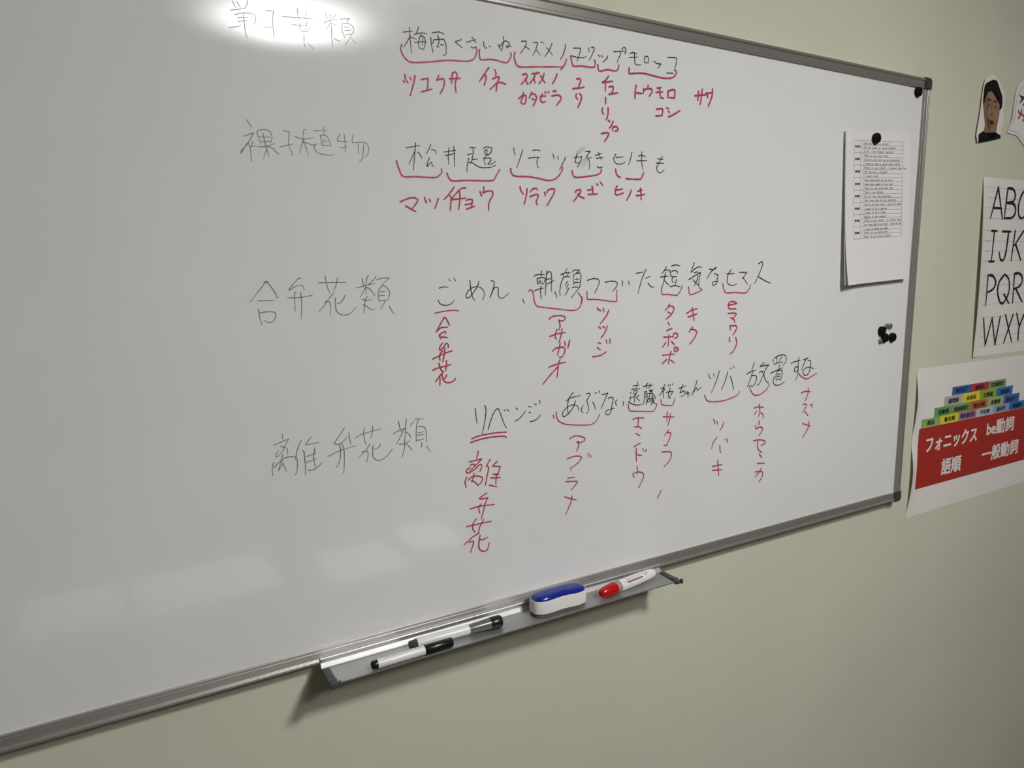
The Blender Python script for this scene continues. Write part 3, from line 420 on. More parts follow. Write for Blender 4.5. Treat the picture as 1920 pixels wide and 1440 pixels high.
M['eraser_white'] = mat('white eraser shell', (0.80, 0.78, 0.76), 0.4)
M['felt'] = mat('grey felt', (0.11, 0.105, 0.10), 0.95, bump=0.4, bscale=900)
M['lamp_base'] = mat('lamp plastic', (0.8, 0.8, 0.78), 0.4)
M['lamp_glow'] = mat('lamp diffuser', (0.8, 0.8, 0.8), 0.4, emit=LAMP_COL, estr=LAMP_POWER)
M['down_glow'] = mat('downlight diffuser', (0.8, 0.8, 0.8), 0.4, emit=LAMP_COL, estr=DOWN_POWER)
M['table'] = mat('table top laminate', (0.10, 0.07, 0.05), 0.5, noise=0.1, nscale=12)
M['table_leg'] = mat('table leg steel', (0.05, 0.05, 0.05), 0.4)
M['poster_red'] = mat('poster red', (0.40, 0.032, 0.024), 0.75, spec=0.2)

def lamp_fade(m):
    # an opal diffuser glows most in the middle and fades towards its rim
    nt = m.node_tree; N = nt.nodes; Lk = nt.links
    tc = N.new('ShaderNodeTexCoord'); sep = N.new('ShaderNodeSeparateXYZ'); cmb = N.new('ShaderNodeCombineXYZ')
    Lk.new(tc.outputs['Object'], sep.inputs[0]); Lk.new(sep.outputs[0], cmb.inputs[0]); Lk.new(sep.outputs[1], cmb.inputs[1])
    ln = N.new('ShaderNodeVectorMath'); ln.operation = 'LENGTH'; Lk.new(cmb.outputs[0], ln.inputs[0])
    mr = N.new('ShaderNodeMapRange'); mr.interpolation_type = 'SMOOTHSTEP'
    mr.inputs['From Min'].default_value = 0.08; mr.inputs['From Max'].default_value = LAMP_R
    mr.inputs['To Min'].default_value = 1.0; mr.inputs['To Max'].default_value = 0.0
    Lk.new(ln.outputs['Value'], mr.inputs['Value'])
    pw = N.new('ShaderNodeMath'); pw.operation = 'POWER'; pw.inputs[1].default_value = 1.4; Lk.new(mr.outputs[0], pw.inputs[0])
    ml = N.new('ShaderNodeMath'); ml.operation = 'MULTIPLY_ADD'; ml.inputs[1].default_value = LAMP_POWER; ml.inputs[2].default_value = 0.8
    Lk.new(pw.outputs[0], ml.inputs[0]); Lk.new(ml.outputs[0], N['Principled BSDF'].inputs['Emission Strength'])
lamp_fade(M['lamp_glow'])

# ---------------------------------------------------------------- the room
X0, X1, Y0 = -4.0, 3.0, -5.5
def slab(name, x0, x1, y0, y1, z0, z1, m):
    bm = bmesh.new(); add_box(bm, x0, x1, y0, y1, z0, z1)
    return struct(obj(name, bm, m))
slab('wall_back', X0, X1, 0, 0.1, ZF, ZC, M['wall'])
slab('wall_left', X0 - 0.1, X0, Y0 - 0.1, 0.1, ZF, ZC, M['wall_dark'])
slab('wall_right', X1, X1 + 0.1, Y0 - 0.1, 0.1, ZF, ZC, M['wall'])
slab('wall_front', X0, X1, Y0 - 0.1, Y0, ZF, ZC, M['wall_dark'])
slab('floor', X0 - 0.1, X1 + 0.1, Y0 - 0.1, 0.1, ZF - 0.1, ZF, M['floor'])
slab('ceiling', X0 - 0.1, X1 + 0.1, Y0 - 0.1, 0.1, ZC, ZC + 0.1, M['ceiling'])
slab('baseboard_back', X0, X1, -0.008, 0, ZF, ZF + 0.06, M['trim'])

# ---------------------------------------------------------------- ceiling lamp
lamp = tag(empty('ceiling_lamp', LAMP_POS), 'round white glowing ceiling lamp mirrored as the bright glare at the top of the board', 'lamp')
bm = bmesh.new()
lathe(bm, [(0, 0.20), (-0.03, 0.22), (-0.045, LAMP_R + 0.005), (-0.064, LAMP_R + 0.006), (-0.064, LAMP_R + 0.001), (-0.05, LAMP_R + 0.001)], 64, 'Z')
obj('base', bm, M['lamp_base'], lamp, sharp=40)
bm = bmesh.new()
prof = [(-0.052, LAMP_R)] + [(-0.056 - 0.012 * math.sin(R(a)), LAMP_R * math.cos(R(a)) + 0.0) for a in (8, 20, 32, 45, 58, 70, 82)]
lathe(bm, prof, 64, 'Z')
obj('diffuser', bm, M['lamp_glow'], lamp, smooth=True)

down = tag(empty('downlight', DOWN_POS), 'slim round white downlight on the ceiling close to the board, out of view above it', 'lamp')
bm = bmesh.new()
lathe(bm, [(0, DOWN_R + 0.03), (-0.010, DOWN_R + 0.03), (-0.016, DOWN_R + 0.024), (-0.016, DOWN_R), (-0.012, DOWN_R)], 64, 'Z')
obj('rim', bm, M['lamp_base'], down, sharp=40)
bm = bmesh.new()
lathe(bm, [(-0.0125, DOWN_R), (-0.0150, DOWN_R - 0.004), (-0.0155, DOWN_R * 0.5)], 64, 'Z')
obj('diffuser', bm, M['down_glow'], down)

# ---------------------------------------------------------------- whiteboard
wb = tag(empty('whiteboard', (0, 0, ZB)), 'large wall whiteboard in an aluminium frame covered with black and red Japanese handwriting', 'whiteboard')
bm = bmesh.new()
add_box(bm, -BW - 0.004, 0.004, -BT, -0.004, -0.004, BH + 0.004)
obj('panel', bm, M['board'], wb)
# frame rails: a flat face, a groove and a rounded outer bead
FW = 0.0205
prof = [(-0.001, 0.004), (-0.001, BT + 0.0015), (0.0, BT + 0.003), (0.0036, BT + 0.003), (0.0040, BT + 0.0034), (0.0046, BT + 0.003),
        (0.0134, BT + 0.003), (0.0140, BT + 0.0034), (0.0148, BT + 0.0048), (0.0156, BT + 0.0053), (0.0172, BT + 0.0053), (0.0176, BT + 0.0049),
        (0.0182, BT + 0.0049), (0.0196, BT + 0.0040), (FW, BT + 0.0022), (FW, 0.001), (0.014, 0.001)]
F = (0, -1, 0)
bm = bmesh.new(); extrude_profile(bm, prof, lambda d: (-BW - d, 0, 0), lambda d: (d, 0, 0), (0, 0, -1), F); obj('frame_rail', bm, M['alu'], wb)
bm = bmesh.new(); extrude_profile(bm, prof, lambda d: (-BW - d, 0, BH), lambda d: (d, 0, BH), (0, 0, 1), F); obj('frame_rail', bm, M['alu'], wb)
bm = bmesh.new(); extrude_profile(bm, prof, lambda d: (0, 0, -d), lambda d: (0, 0, BH + d), (1, 0, 0), F); obj('frame_rail', bm, M['alu_upright'], wb)
bm = bmesh.new(); extrude_profile(bm, prof, lambda d: (-BW, 0, -d), lambda d: (-BW, 0, BH + d), (-1, 0, 0), F); obj('frame_rail', bm, M['alu_upright'], wb)
# plastic corner pieces with a rounded outer corner
def corner(cx, cz, sx, sz):
    bm = bmesh.new()
    a, b, r = -0.0005, 0.0218, 0.008
    pts = [(a, a - 0.001), (b, a - 0.001)] + [(b - r + r * math.cos(R(t)), b - r + r * math.sin(R(t))) for t in (0, 22, 45, 68, 90)] + [(a - 0.001, b), (a - 0.001, a)]
    lo = [bm.verts.new((cx + sx * p, -0.002, cz + sz * q)) for p, q in pts]
    hi = [bm.verts.new((cx + sx * p, -BT - 0.0062, cz + sz * q)) for p, q in pts]
    n = len(pts)
    bm.faces.new(lo); top = bm.faces.new(hi)
    for i in range(n): bm.faces.new((lo[i], lo[(i + 1) % n], hi[(i + 1) % n], hi[i]))
    bmesh.ops.bevel(bm, geom=list(top.edges), offset=0.0012, segments=2, affect='EDGES')
    obj('corner_cap', bm, M['corner_plastic'], wb, sharp=40)
for cx, sx in ((0, 1), (-BW, -1)):
    for cz, sz in ((BH, 1), (0, -1)):
        corner(cx, cz, sx, sz)

# pen tray clipped over the lower rail
TX0, TX1 = -1.3041, -0.7000
TZ = 0.9262 - ZB                    # tray floor, relative to the board's origin
def tray_pts():
    return [(-0.0214, TZ + 0.0116), (-0.0244, TZ + 0.0122), (-0.0252, TZ + 0.0112), (-0.0252, TZ + 0.0066), (-0.0245, TZ + 0.0060), (-0.0252, TZ + 0.0054),
            (-0.0276, TZ + 0.0014), (-0.0290, TZ), (-0.0724, TZ - 0.0010), (-0.0730, TZ + 0.0004), (-0.0738, TZ + 0.0004), (-0.0738, TZ - 0.0016),
            (-0.0250, TZ - 0.0014), (-0.0214, TZ + 0.001)]
bm = bmesh.new()
A = [bm.verts.new((TX0, y, z)) for y, z in tray_pts()]
B = [bm.verts.new((TX1, y, z)) for y, z in tray_pts()]
for i in range(len(A)): bm.faces.new((A[i], A[(i + 1) % len(A)], B[(i + 1) % len(A)], B[i]))
bm.faces.new(A); bm.faces.new(B)
tray = obj('pen_tray', bm, M['tray'], wb)
def tray_cap(x0, x1, xin):
    bm = bmesh.new()
    lo, hi = min(x0, x1), max(x0, x1)
    add_box(bm, lo, hi, -0.0765, -0.0330, TZ - 0.0045, TZ + 0.0022, 0.0009)
    add_box(bm, min(x0, xin), max(x0, xin), -0.0785, -0.0738, TZ - 0.0045, TZ + 0.0034, 0.0009)
    add_box(bm, lo, hi, -0.0700, -0.0640, TZ + 0.0016, TZ + 0.0032, 0.0005)
    obj('end_cap', bm, M['grey_plastic'], tray, sharp=40)
tray_cap(TX0 - 0.0015, TX0 + 0.0095, TX0 + 0.0135)
tray_cap(TX1 + 0.0015, TX1 - 0.0085, TX1 + 0.0060)

# the handwriting: pen strokes measured in 0.1 mm from the board's lower right inner corner
INK = {'grey': M['grey_ink'], 'black': M['black_ink'], 'red': M['red_ink'], 'smear': M['smear_ink']}
LIFT = {'grey': 0.00012, 'black': 0.00010, 'red': 0.00026, 'smear': 0.00008}
for name, colour, label, data in WRITING:
    bm = bmesh.new()
    y = -BT - LIFT[colour]
    for k, s in enumerate(data.split('/')):
        wd, pp = s.split(':')
        pts = [tuple(float(c) / 10000 for c in q.split(',')) for q in pp.split()]
        ribbon(bm, pts, int(wd) / 10000, lambda u, v: Vector((u, y, v)), taper=0.32 if colour != 'red' else 0.18, rnd=k * 1.7 + 0.3)
    o = flat(name, bm, INK[colour], wb)
    o['label'] = label

# ---------------------------------------------------------------- magnets
def magnet(name, x, z, y, dia, h, m, label, group=None):
    root = empty(name, (x, y, z))
    bm = bmesh.new()
    r = dia / 2
    lathe(bm, [(0, r * 0.96), (-h * 0.25, r), (-h * 0.7, r * 0.97), (-h * 0.88, r * 0.90), (-h * 0.97, r * 0.75), (-h, r * 0.45)], 40, 'Y')
    me = bpy.data.meshes.new(name); bmesh.ops.recalc_face_normals(bm, faces=bm.faces); bm.to_mesh(me); bm.free()
    bpy.data.objects.remove(root)
    o = link(name, me, m, None, True); me.set_sharp_from_angle(angle=R(50))
    o.location = (x, y, z)
    return tag(o, label, 'magnet', group)
G = 'round magnets on the whiteboard'
MB, MG = M['magnet_black'], M['magnet_grey']
magnet('board_magnet', -0.0215, 1.8108, -BT, 0.0195, 0.008, MB, 'black round magnet alone in the top right corner of the board', G)
magnet('board_magnet', -0.0895, 1.3212, -BT, 0.0200, 0.008, MB, 'upper left black magnet of the small cluster by the right frame', G)
magnet('board_magnet', -0.0772, 1.3060, -BT, 0.0195, 0.008, MB, 'middle black magnet of the cluster, touching the small grey one below left', G)
magnet('board_magnet', -0.0505, 1.3056, -BT, 0.0195, 0.008, MB, 'black magnet of the cluster standing nearest the right frame', G)
magnet('small_magnet', -0.0715, 1.3300, -BT, 0.0125, 0.004, MG, 'small grey magnet at the top of the cluster, beside the upper black one', G)
magnet('small_magnet', -0.0590, 1.3298, -BT, 0.0128, 0.004, MG, 'small grey magnet at the top right of the cluster', G)
magnet('small_magnet', -0.0895, 1.2994, -BT, 0.0125, 0.004, MG, 'small grey magnet at the lower left of the cluster', G)

# ---------------------------------------------------------------- printed list pinned to the board
def sheet_mesh(bm, w, h, fn, nx=14, nz=20, th=0.00025):
    rect(bm, -w / 2, w / 2, -h / 2, h / 2, fn, 0, nx, nz)
def placer(cx, cz, rot, base, lift):
    c, s = math.cos(rot), math.sin(rot)
    def at(off):
        def fn(u, v):
            return Vector((cx + u * c - v * s, base - lift(u, v) - off, cz + u * s + v * c))
        return fn
    return at
def list_lift(u, v):
    a = (u + 0.105) / 0.21; b = (0.1485 - v) / 0.297       # 0..1 from the left, from the top
    d = math.hypot(u + 0.005, v - 0.132)
    pin = min(1.0, d / 0.10) ** 1.3
    l = 0.0044 * min(1.0, d / 0.085) + 0.0075 * max(0, b) ** 1.6
    l += 0.0060 * max(0.0, (b - 0.60) / 0.40) ** 2 * max(0.0, 1 - a / 0.35) ** 2
    return l
def back_lift(u, v):
    a = (u + 0.105) / 0.21; b = (0.1485 - v) / 0.297
    return list_lift(u, v) - max(0.0, (b - 0.62) / 0.38) ** 1.3 * 0.0065 * max(0.0, 1 - a / 0.6)
back = placer(-0.1385, 1.5740, R(3.0), -BT - 0.0006, back_lift)
front = placer(-0.1375, 1.5735, R(3.0), -BT - 0.0013, list_lift)
bm = bmesh.new(); sheet_mesh(bm, 0.210, 0.297, back(0))
o = flat('paper_sheet', bm, M['paper'])
tag(o, 'plain white sheet pinned behind the printed question list, seen at its lower left edge', 'paper')
lst = empty('printed_list', (-0.1375, -BT, 1.425))
tag(lst, 'white sheet with a printed table of questions pinned on the board by a black magnet', 'paper')
def under(o, par):
    o.parent = par
    o.matrix_parent_inverse = par.matrix_world.inverted() if False else Matrix.Translation(-Vector(par.location))
    return o
bm = bmesh.new(); sheet_mesh(bm, 0.210, 0.297, front(0))
under(flat('sheet', bm, M['paper']), lst)
TLX, TRX, TTZ, TBZ = -0.0800, 0.0790, 0.1305, -0.0590      # the table on the sheet
rows = 24
def rowz(i): return TTZ + (TBZ - TTZ) * i / rows
bm = bmesh.new(); P1 = front(0.0002)
hw = 0.00028
def hline(x0, x1, z): rect(bm, x0, x1, z - hw, z + hw, P1, 1, 8, 1)
def vline(x, z0, z1): rect(bm, x - hw, x + hw, z0, z1, P1, 1, 1, 12)
C1, C2 = TLX + 0.0215, TLX + 0.0300
for i in range(rows + 1):
    hline(TLX if i % 3 == 0 else C2, TRX, rowz(i))
for x in (TLX, C1, C2, TRX): vline(x, TBZ, TTZ)
under(flat('table_ruling', bm, [M['print'], M['print_grey']]), lst)
QS = ['Are you a tennis player?', 'Do you speak or study English?', 'Is he a new English teacher?', 'Where do you come from?', 'Does he come here by bus tomorrow?',
      'I want to meet a good other friend', 'Where is your friend? - I answer after him.', 'My favorite is English', 'I really cook', 'How many books do you have?',
      'How many apples do you want?', 'What do you write with that?', 'This is my kitchen', 'Do you have time tomorrow?', 'How many days do you sing here?',
      'How do you find a book? - I want to be smart', 'I want to be a teacher', 'I want to be a singer', 'Where is the station?', 'What is your name? - It is from here',
      'How many balls do you have? - I have the ball', 'I want to learn to swim', 'Which do you study now?', 'When do you come to Japan?']
bm = bmesh.new(); P2 = front(0.00025)
for i, q in enumerate(QS):
    zt = rowz(i); zb = rowz(i + 1); hgt = zt - zb
    L = min(0.0034 * len(q), 0.1225 if i != 6 else 0.1385)
    x = C2 + 0.004
    text(bm, q, x, x + L, zb - hgt * 0.06, zb + hgt * 0.70, P2, 0, 0.0, 0.2, 1.9)
for g in range(8):
    z = (rowz(g * 3 + 1) + rowz(g * 3 + 2)) / 2
    text(bm, '第%d課' % (g + 1), TLX + 0.004, C1 - 0.003, z - 0.0022, z + 0.0022, P2, 0, 0.0002)
    text(bm, '%d' % (g + 1), C1 + 0.0032, C2 - 0.0036, z - 0.0014, z + 0.0014, P2)
under(flat('printed_text', bm, [M['print_soft']]), lst)
magnet('board_magnet', -0.1555, 1.7080, -BT - 0.0032, 0.0205, 0.008, MB, 'black round magnet holding the printed list at its top', G)

# ---------------------------------------------------------------- alphabet sheet on the wall
def abc_lift(u, v):
    a = max(0.0, u - 0.293)                    # distance from the left edge
    f = max(0.0, 1 - a / 0.07)
    m = math.sin(math.pi * min(1, max(0, (1.661 - v) / 0.45)))
    return 0.0006 + 0.010 * f * f * max(0, m) ** 0.7
abc = tag(empty('alphabet_sheet', (0.6, 0, 1.24)), 'white sheet of large hand-drawn black capital letters on the wall above the red poster', 'poster')
def abc_at(off):
    return lambda u, v: Vector((u, -abc_lift(u, v) - off, v))
ABC_R = 0.889
def abc_warp(u, v):    # the sheet hangs slightly askew: the left edge leans to the right at the bottom
    t = (1.661 - v) / 0.424
    return u + 0.018 * t * t * max(0, (ABC_R - u) / (ABC_R - 0.293))
def abc_p(off):
    f = abc_at(off)
    def g(u, v):
        p = f(u, v); p.x = abc_warp(u, v); return p
    return g
bm = bmesh.new()
rect(bm, 0.293, ABC_R, 1.2345, 1.6612, abc_p(0), 0, 24, 24)
under(flat('sheet', bm, M['wall_paper']), abc)
bm = bmesh.new()
for top, x0 in ((1.6385, 0.312), (1.5380, 0.312), (1.4325, 0.318), (1.3300, 0.322)):
    for k in range(4):
        z = top - k * 0.0236
        rect(bm, x0, ABC_R - 0.03, z - 0.0004, z + 0.0004, abc_p(0.0002), 0, 12, 1)
under(flat('ruled_lines', bm, M['rule']), abc)
# letters as brush strokes in a 1 x 1 box
LET = {'A': ['0.45,1 0,0', '0.45,1 1,0', '0.2,0.34 0.85,0.34'], 'B': ['0.1,1 0,0', '0.1,1 0.6,0.98 0.85,0.8 0.7,0.58 0.12,0.52', '0.12,0.52 0.8,0.48 1,0.25 0.75,0.04 0,0'],
       'C': ['1,0.85 0.75,1 0.35,0.9 0.05,0.5 0.15,0.12 0.5,0 0.95,0.15'], 'D': ['0.1,1 0.05,0', '0.1,1 0.6,0.95 1,0.5 0.6,0.05 0.05,0'],
       'E': ['0.1,1 0.05,0', '0.1,1 0.95,1', '0.1,0.53 0.8,0.53', '0.05,0 0.95,0'], 'F': ['0.1,1 0.05,0', '0.1,1 0.95,1', '0.1,0.53 0.8,0.53'],
       'G': ['0.95,0.85 0.6,1 0.1,0.7 0.05,0.3 0.5,0 0.95,0.15 0.95,0.42', '0.6,0.42 1,0.42'], 'H': ['0.1,1 0.05,0', '0.95,1 0.95,0', '0.1,0.52 0.95,0.52'],
       'I': ['0.2,1 1,1', '0.62,1 0.5,0', '0.1,0 0.9,0'], 'J': ['0.3,1 1.05,1', '0.85,1 0.75,0.3 0.6,0.05 0.4,0 0.22,0.1 0.12,0.28'],
       'K': ['0.2,1 0.05,0', '1,1 0.22,0.5', '0.35,0.55 0.95,0.02'], 'L': ['0.1,1 0.05,0 0.9,0'], 'M': ['0.1,0 0.15,1 0.5,0.2 0.9,1 0.95,0'], 'N': ['0.1,0 0.15,1 0.9,0 0.92,1'],
       'O': ['0.5,1 0.1,0.7 0.1,0.25 0.5,0 0.9,0.3 0.9,0.75 0.5,1'], 'P': ['0.12,1 0.08,0', '0.12,1 0.6,0.97 0.9,0.78 0.75,0.55 0.15,0.42'],
       'Q': ['0.5,1 0.12,0.75 0.05,0.4 0.3,0.05 0.6,0.05 0.92,0.4 0.85,0.82 0.5,1', '0.55,0.32 0.98,0'], 'R': ['0.1,1 0.12,0', '0.1,1 0.6,0.99 0.88,0.8 0.7,0.58 0.2,0.48', '0.3,0.5 1,0.03'],
       'S': ['0.9,0.85 0.5,1 0.1,0.75 0.5,0.5 0.9,0.25 0.5,0 0.05,0.12'], 'T': ['0,1 1,1', '0.5,1 0.5,0'], 'U': ['0.1,1 0.1,0.3 0.5,0 0.9,0.3 0.92,1'], 'V': ['0.05,1 0.5,0 0.95,1'],
       'W': ['0,1 0.2,0', '0.2,0 0.52,1', '0.52,1 0.78,0', '0.78,0 1,1.02'], 'X': ['0.05,1 0.95,0', '0.9,1 0.05,0'], 'Y': ['0,1 0.42,0.5', '1,1 0.42,0.5 0.38,0'], 'Z': ['0.05,1 0.95,1 0.05,0 0.98,0']}
PLACE = [('A', .338, .394, 1.567, 1.640), ('B', .402, .452, 1.569, 1.640), ('C', .462, .508, 1.571, 1.638), ('D', .520, .570, 1.571, 1.639), ('E', .584, .630, 1.571, 1.639),
         ('F', .645, .690, 1.571, 1.639), ('G', .702, .755, 1.571, 1.639), ('H', .770, .820, 1.571, 1.639),
         ('I', .343, .374, 1.4655, 1.538), ('J', .386, .436, 1.4675, 1.5375), ('K', .449, .500, 1.4675, 1.540), ('L', .520, .565, 1.4675, 1.538), ('M', .580, .640, 1.4675, 1.538),
         ('N', .655, .705, 1.4675, 1.538), ('O', .722, .780, 1.4675, 1.538),
         ('P', .341, .390, 1.360, 1.4325), ('Q', .395, .457, 1.3615, 1.4335), ('R', .468, .521, 1.3615, 1.4350), ('S', .540, .590, 1.3615, 1.434), ('T', .603, .655, 1.3615, 1.434),
         ('U', .670, .722, 1.3615, 1.434), ('V', .735, .790, 1.3615, 1.434),
         ('W', .338, .419, 1.2605, 1.3275), ('X', .442, .486, 1.2620, 1.3320), ('Y', .500, .542, 1.2640, 1.3340), ('Z', .570, .620, 1.2640, 1.334)]
bm = bmesh.new()
for ch, x0, x1, z0, z1 in PLACE:
    for k, s in enumerate(LET[ch]):
        pts = [tuple(map(float, q.split(','))) for q in s.split()]
        pts = [(x0 + (x1 - x0) * u, z0 + (z1 - z0) * v) for u, v in pts]
        ribbon(bm, pts, 0.0062 if k else 0.0060, abc_p(0.0004), taper=0.25, rnd=k + x0 * 9)
under(flat('capital_letters', bm, M['print']), abc)

# ---------------------------------------------------------------- red grammar poster on the wall
def po_lift(u, v):
    a = max(0.0, u - 0.087)
    f = max(0.0, 1 - a / 0.045)
    t = (1.2225 - v) / 0.345
    m = max(0, math.sin(math.pi * min(1, max(0, (t - 0.05) / 0.40)))) * 0.8 + max(0, math.sin(math.pi * min(1, max(0, (t - 0.52) / 0.46))))
    return 0.0006 + 0.008 * f * f * m + 0.0012 * max(0, math.sin((t - 0.55) * 12)) * f
po = tag(empty('grammar_poster', (0.36, 0, 0.875)), 'white poster with a red block of white Japanese words under rows of coloured boxes', 'poster')
def po_p(off):
    return lambda u, v: Vector((u, -po_lift(u, v) - off, v))
bm = bmesh.new()
rect(bm, 0.087, 0.655, 0.868, 1.2235, po_p(0), 0, 40, 30)
under(flat('sheet', bm, M['wall_paper']), po)
bm = bmesh.new()
rect(bm, 0.1125, 0.6215, 0.9325, 1.0800, po_p(0.0003), 0, 30, 14)
rb = under(flat('red_block', bm, M['poster_red']), po)
rb['label'] = 'red block of the poster'
cell_cols = {'b': (0.045, 0.13, 0.36), 'r': (0.42, 0.055, 0.06), 'g': (0.22, 0.36, 0.14), 'g2': (0.30, 0.45, 0.10), 'n': (0.46, 0.44, 0.42), 'y': (0.74, 0.64, 0.035),
             'l': (0.26, 0.40, 0.035), 'B': (0.025, 0.17, 0.46), 'd': (0.15, 0.35, 0.12), 'o': (0.47, 0.14, 0.025), 'e': (0.36, 0.46, 0.20), 'k': (0.06, 0.14, 0.36),
             'm': (0.28, 0.44, 0.14), 'p': (0.38, 0.20, 0.38), 's': (0.46, 0.53, 0.60), 't': (0.30, 0.37, 0.47)}
CM = {k: mat('poster box ' + k, v, 0.75, spec=0.2) for k, v in cell_cols.items()}
ROWS = [(1.1470, 1.1675, 0.2395, 0.4865, [('b', '現在完了'), ('r', '感嘆文'), ('g', '付加疑問文')]),
        (1.1240, 1.1465, 0.2085, 0.5235, [('n', '疑問詞'), ('y', '未来系'), ('l', '比較級'), ('B', '受動態')]),
        (1.1010, 1.1235, 0.1695, 0.5615, [('d', '助動詞'), ('g', '間接疑問文'), ('o', '現在分詞'), ('e', '前置詞'), ('k', '過去完了')]),
        (1.0805, 1.1010, 0.1190, 0.5930, [('m', '語法'), ('y', '動名詞'), ('p', '現在進行形'), ('s', '不定詞'), ('t', '過去形'), ('B', '接続詞')])]
for z0, z1, x0, x1, cells in ROWS:
    n = len(cells)
    for i, (k, t) in enumerate(cells):
        a = x0 + (x1 - x0) * i / n; b = x0 + (x1 - x0) * (i + 1) / n
        bm = bmesh.new()
        rect(bm, a, b, z0, z1, po_p(0.0003), 0, 6, 3)
        c = (a + b) / 2; hw_ = 0.0072 * len(t) * (0.9 if len(t) > 3 else 1.0)
        text(bm, t, c - hw_, c + hw_, z0 + 0.0042, z0 + 0.0158, po_p(0.0006), 1, 0.0004)
        under(flat('word_box', bm, [CM[k], M['print']]), po)
for word, x0, x1, z0, z1 in (('フォニックス', 0.145, 0.369, 1.0165, 1.0555), ('be動詞', 0.4135, 0.5470, 1.0235, 1.0640),
                             ('語順', 0.2185, 0.3060, 0.9500, 0.9925), ('一般動詞', 0.4010, 0.5810, 0.9560, 0.9975)):
    bm = bmesh.new()
    text(bm, word, x0 + 0.001, x1 - 0.001, z0 + 0.001, z1 - 0.001, po_p(0.0006), 0, 0.0011)
    o = under(flat('white_word', bm, M['wall_paper']), po)
    o['label'] = 'white lettering on the red block'

# ---------------------------------------------------------------- cut-out portrait and speech bubble
def lift1(u, v):
    return 0.0006 + 0.0036 * (0.357 - u) / 0.109
pt = tag(empty('portrait_cutout', (0.3, 0, 1.733)), 'cut-out printed photo of a dark-haired open-mouthed person in a black top, on the wall', 'photo')
def pp(off): return lambda u, v: Vector((u / 1000, -lift1(u / 1000, v) - off, v / 1000))
def smooth_closed(pts, n=4):
    q = [Vector(p) for p in pts]; N = len(q); out = []
    for i in range(N):
        p0, p1, p2, p3 = q[i - 1], q[i], q[(i + 1) % N], q[(i + 2) % N]
        for k in range(n):
            t = k / n
            v = 0.5 * ((2 * p1) + (p2 - p0) * t + (2 * p0 - 5 * p1 + 4 * p2 - p3) * t * t + (3 * p1 - p0 - 3 * p2 + p3) * t ** 3)
            out.append((v.x, v.y))
    return out
bm = bmesh.new()
poly(bm, [(248.5, 1734)] + smooth_closed([(248.5, 1741), (249.5, 1791), (255.5, 1863), (276, 1880.5), (296, 1886), (318, 1879.5), (338, 1865), (354, 1851), (357, 1832), (355.6, 1814), (352.5, 1774)])[:-3] + [(352.6, 1751.7)], pp(0))
bmesh.ops.triangulate(bm, faces=bm.faces)
under(flat('sheet', bm, M['wall_paper']), pt)
SK = [mat('print ' + n, c, 0.7, spec=0.2) for n, c in (('skin', (0.30, 0.185, 0.115)), ('skin shade', (0.235, 0.145, 0.085)), ('skin light', (0.33, 0.21, 0.138)),
      ('hair', (0.010, 0.009, 0.009)), ('brow', (0.055, 0.034, 0.022)), ('mouth', (0.06, 0.012, 0.010)), ('lip', (0.24, 0.10, 0.075)), ('shirt', (0.008, 0.008, 0.010)))]
bm = bmesh.new()
def blob(pts, mi, lay, smooth=True):
    poly(bm, smooth_closed(pts) if smooth else pts, pp(0.0002 + lay * 0.00012), mi)
def oval(cx, cy, rx, ry, mi, lay, n=14):
    poly(bm, [(cx + rx * math.cos(2 * math.pi * k / n), cy + ry * math.sin(2 * math.pi * k / n)) for k in range(n)], pp(0.0002 + lay * 0.00012), mi)
blob([(258, 1822), (264, 1838), (290, 1853), (312, 1851), (331, 1838), (336.5, 1815), (336, 1799), (332, 1785), (327.5, 1773), (325.5, 1763), (327, 1752), (310, 1746), (288, 1752), (270.6, 1760), (278, 1767.4), (271, 1786), (264, 1805)], 0, 0)
blob([(259, 1822), (266, 1836), (276, 1842), (277, 1822), (283, 1800), (284, 1782), (292, 1768), (306, 1762), (318, 1762), (325, 1766), (326, 1754), (309, 1748), (288, 1755), (272, 1760), (279, 1767), (271, 1786), (264, 1805)], 1, 1)
blob([(310, 1812), (326, 1810), (330, 1796), (322, 1790), (310, 1798)], 2, 1)
blob([(285, 1840), (305, 1846), (318, 1838), (305, 1833), (290, 1834)], 2, 1)
blob([(284, 1812), (294, 1812), (293, 1798), (287, 1790), (282, 1800)], 2, 2)
blob([(296, 1825), (300, 1825), (300, 1806), (308, 1801), (303, 1797.5), (294, 1798.5), (296, 1806)], 1, 2)
blob([(260, 1860), (278.5, 1870), (298, 1876), (313.5, 1874), (325, 1862), (339, 1849), (345, 1837), (345.3, 1821), (336, 1814), (334, 1826), (330, 1838), (316, 1845), (303, 1850), (290, 1850.5), (276, 1846), (267, 1834), (262, 1818), (257.4, 1822.6), (257.5, 1837)], 3, 3)
blob([(274, 1829), (283, 1834), (292, 1830.5), (291, 1828), (283, 1830.5), (275, 1827)], 4, 3)
blob([(305, 1830.5), (313, 1832.5), (321, 1829), (320, 1826.5), (313, 1829.3), (306, 1828)], 4, 3)
oval(284, 1820, 6.5, 3.3, 2, 3); oval(284.5, 1819.8, 3.4, 3.2, 4, 4)
oval(313.5, 1818.3, 6.5, 3.3, 2, 3); oval(314, 1818, 3.4, 3.2, 4, 4)
oval(297, 1798.2, 2.0, 1.1, 4, 4); oval(306, 1798.8, 2.0, 1.1, 4, 4)
oval(304, 1783, 11.0, 5.6, 6, 4); oval(304, 1782.6, 9.0, 4.3, 5, 5)
oval(303, 1773.5, 8, 1.6, 1, 4)
